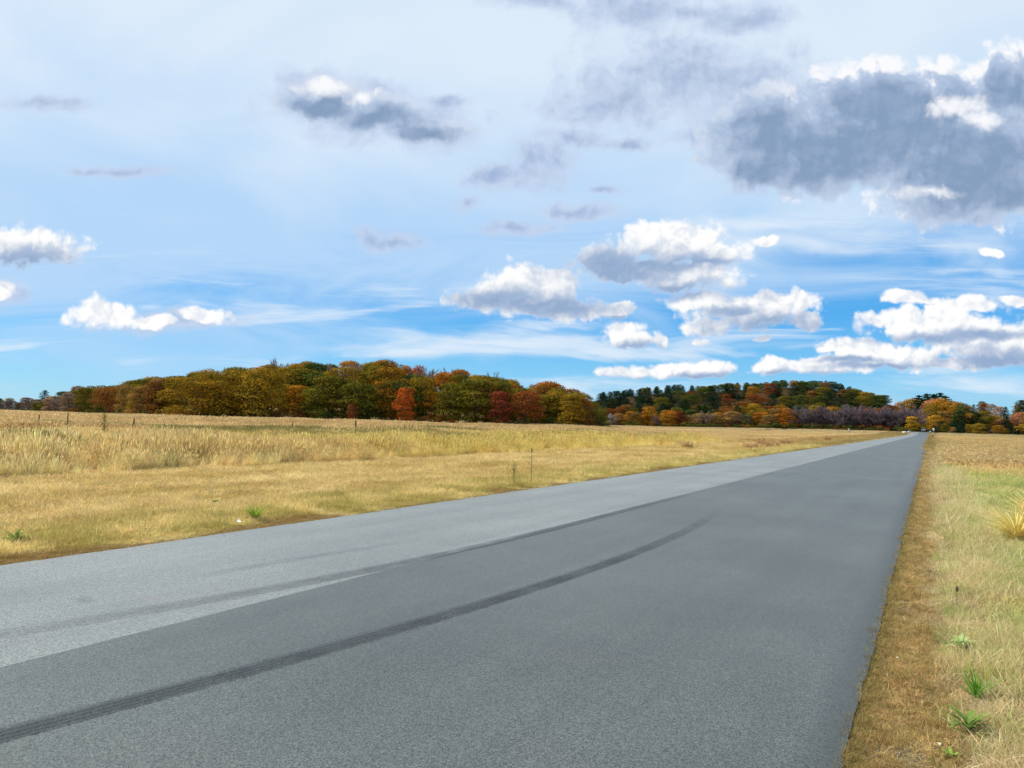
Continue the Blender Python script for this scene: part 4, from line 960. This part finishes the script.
# soft grey clouds
ds = b.m('ADD', fs, b.m('MULTIPLY', fine, 1.4)); a_s = b.mr(ds, -.3, .5)
col = b.mix(b.m('MULTIPLY', a_s, .80), col, b.mix(b.mr(b.m('ADD', ds, b.m('MULTIPLY', relief, .5)), .0, 1.5), srgb(198, 213, 238), srgb(150, 172, 208)))
# big dark cloud with bright rims
db = b.m('ADD', b.m('ADD', fb, b.m('MULTIPLY', fine, .85)), b.m('MULTIPLY', puff, .22)); a_b = b.mr(db, -.25, .10)
cdark = b.mix(b.mr(b.m('ADD', fb, b.m('MULTIPLY', fine, .7)), -.2, .45), srgb(196, 212, 236), srgb(136, 160, 192))
cdark = b.mix(b.mr(relief, -.4, .6, 0, .12), cdark, srgb(200, 215, 235))
fb2 = field([(a_-2, b2_+7+d_*.07, c_*1.0, d_*.98) for a_, b2_, c_, d_ in big], .25)
shade = b.m('ADD', b.m('ADD', fb2, b.m('MULTIPLY', fine, .9)), b.m('MULTIPLY', puff, -.25))
rim = b.m('MAXIMUM', b.m('MULTIPLY', b.mr(shade, .08, -.24), b.mr(b.m('MULTIPLY_ADD', gx, 7.45, 5.12), 7.5, 8.3, .25, 1.)), b.mr(b.m('ADD', b.m('ADD', br, b.m('MULTIPLY', fine, 1.6)), b.m('MULTIPLY', puff, .5)), -.2, 1.1))
cdark = b.mix(b.mr(shade, .75, -.1, 0, .7), cdark, srgb(196, 213, 238))
cb_ = b.mix(rim, cdark, srgb(252, 252, 255))
col = b.mix(a_b, col, cb_)
rim2 = b.mr(b.m('ADD', br, b.m('MULTIPLY', fine, 1.6)), .0, .9)
col = b.mix(b.m('MULTIPLY', rim2, .35), col, srgb(246, 249, 255))
# cumulus
dc = b.m('ADD', b.m('ADD', fc, b.m('MULTIPLY', fine, .55)), b.m('MULTIPLY', puff, .38)); a_c = b.mr(dc, -.12, .30)
dsh = b.m('ADD', b.m('ADD', sh_, b.m('MULTIPLY', fine, .7)), b.m('MULTIPLY', relief, -.5))
cw = b.mix(b.mr(dsh, -1.0, .75), srgb(255, 255, 255), srgb(150, 174, 208))
cw = b.mix(b.mr(relief, .1, -.5, 0, .35), cw, srgb(182, 200, 226))
cw = b.mix(b.mr(dc, .35, .0, 0, .35), cw, srgb(222, 235, 252))
col = b.mix(a_c, col, cw)
nt.links.new(col, bg.inputs[0])
world.cycles.sampling_method = 'MANUAL'; world.cycles.sample_map_resolution = 512

scene.render.engine = 'CYCLES'
scene.view_settings.view_transform = 'Standard'; scene.view_settings.look = 'None'; scene.view_settings.gamma = 1
scene.view_settings.exposure = 0.0
scene.render.resolution_x = 1024; scene.render.resolution_y = 768
scene.cycles.max_bounces = 6; scene.cycles.diffuse_bounces = 3; scene.cycles.transparent_max_bounces = 8; scene.cycles.transmission_bounces = 3
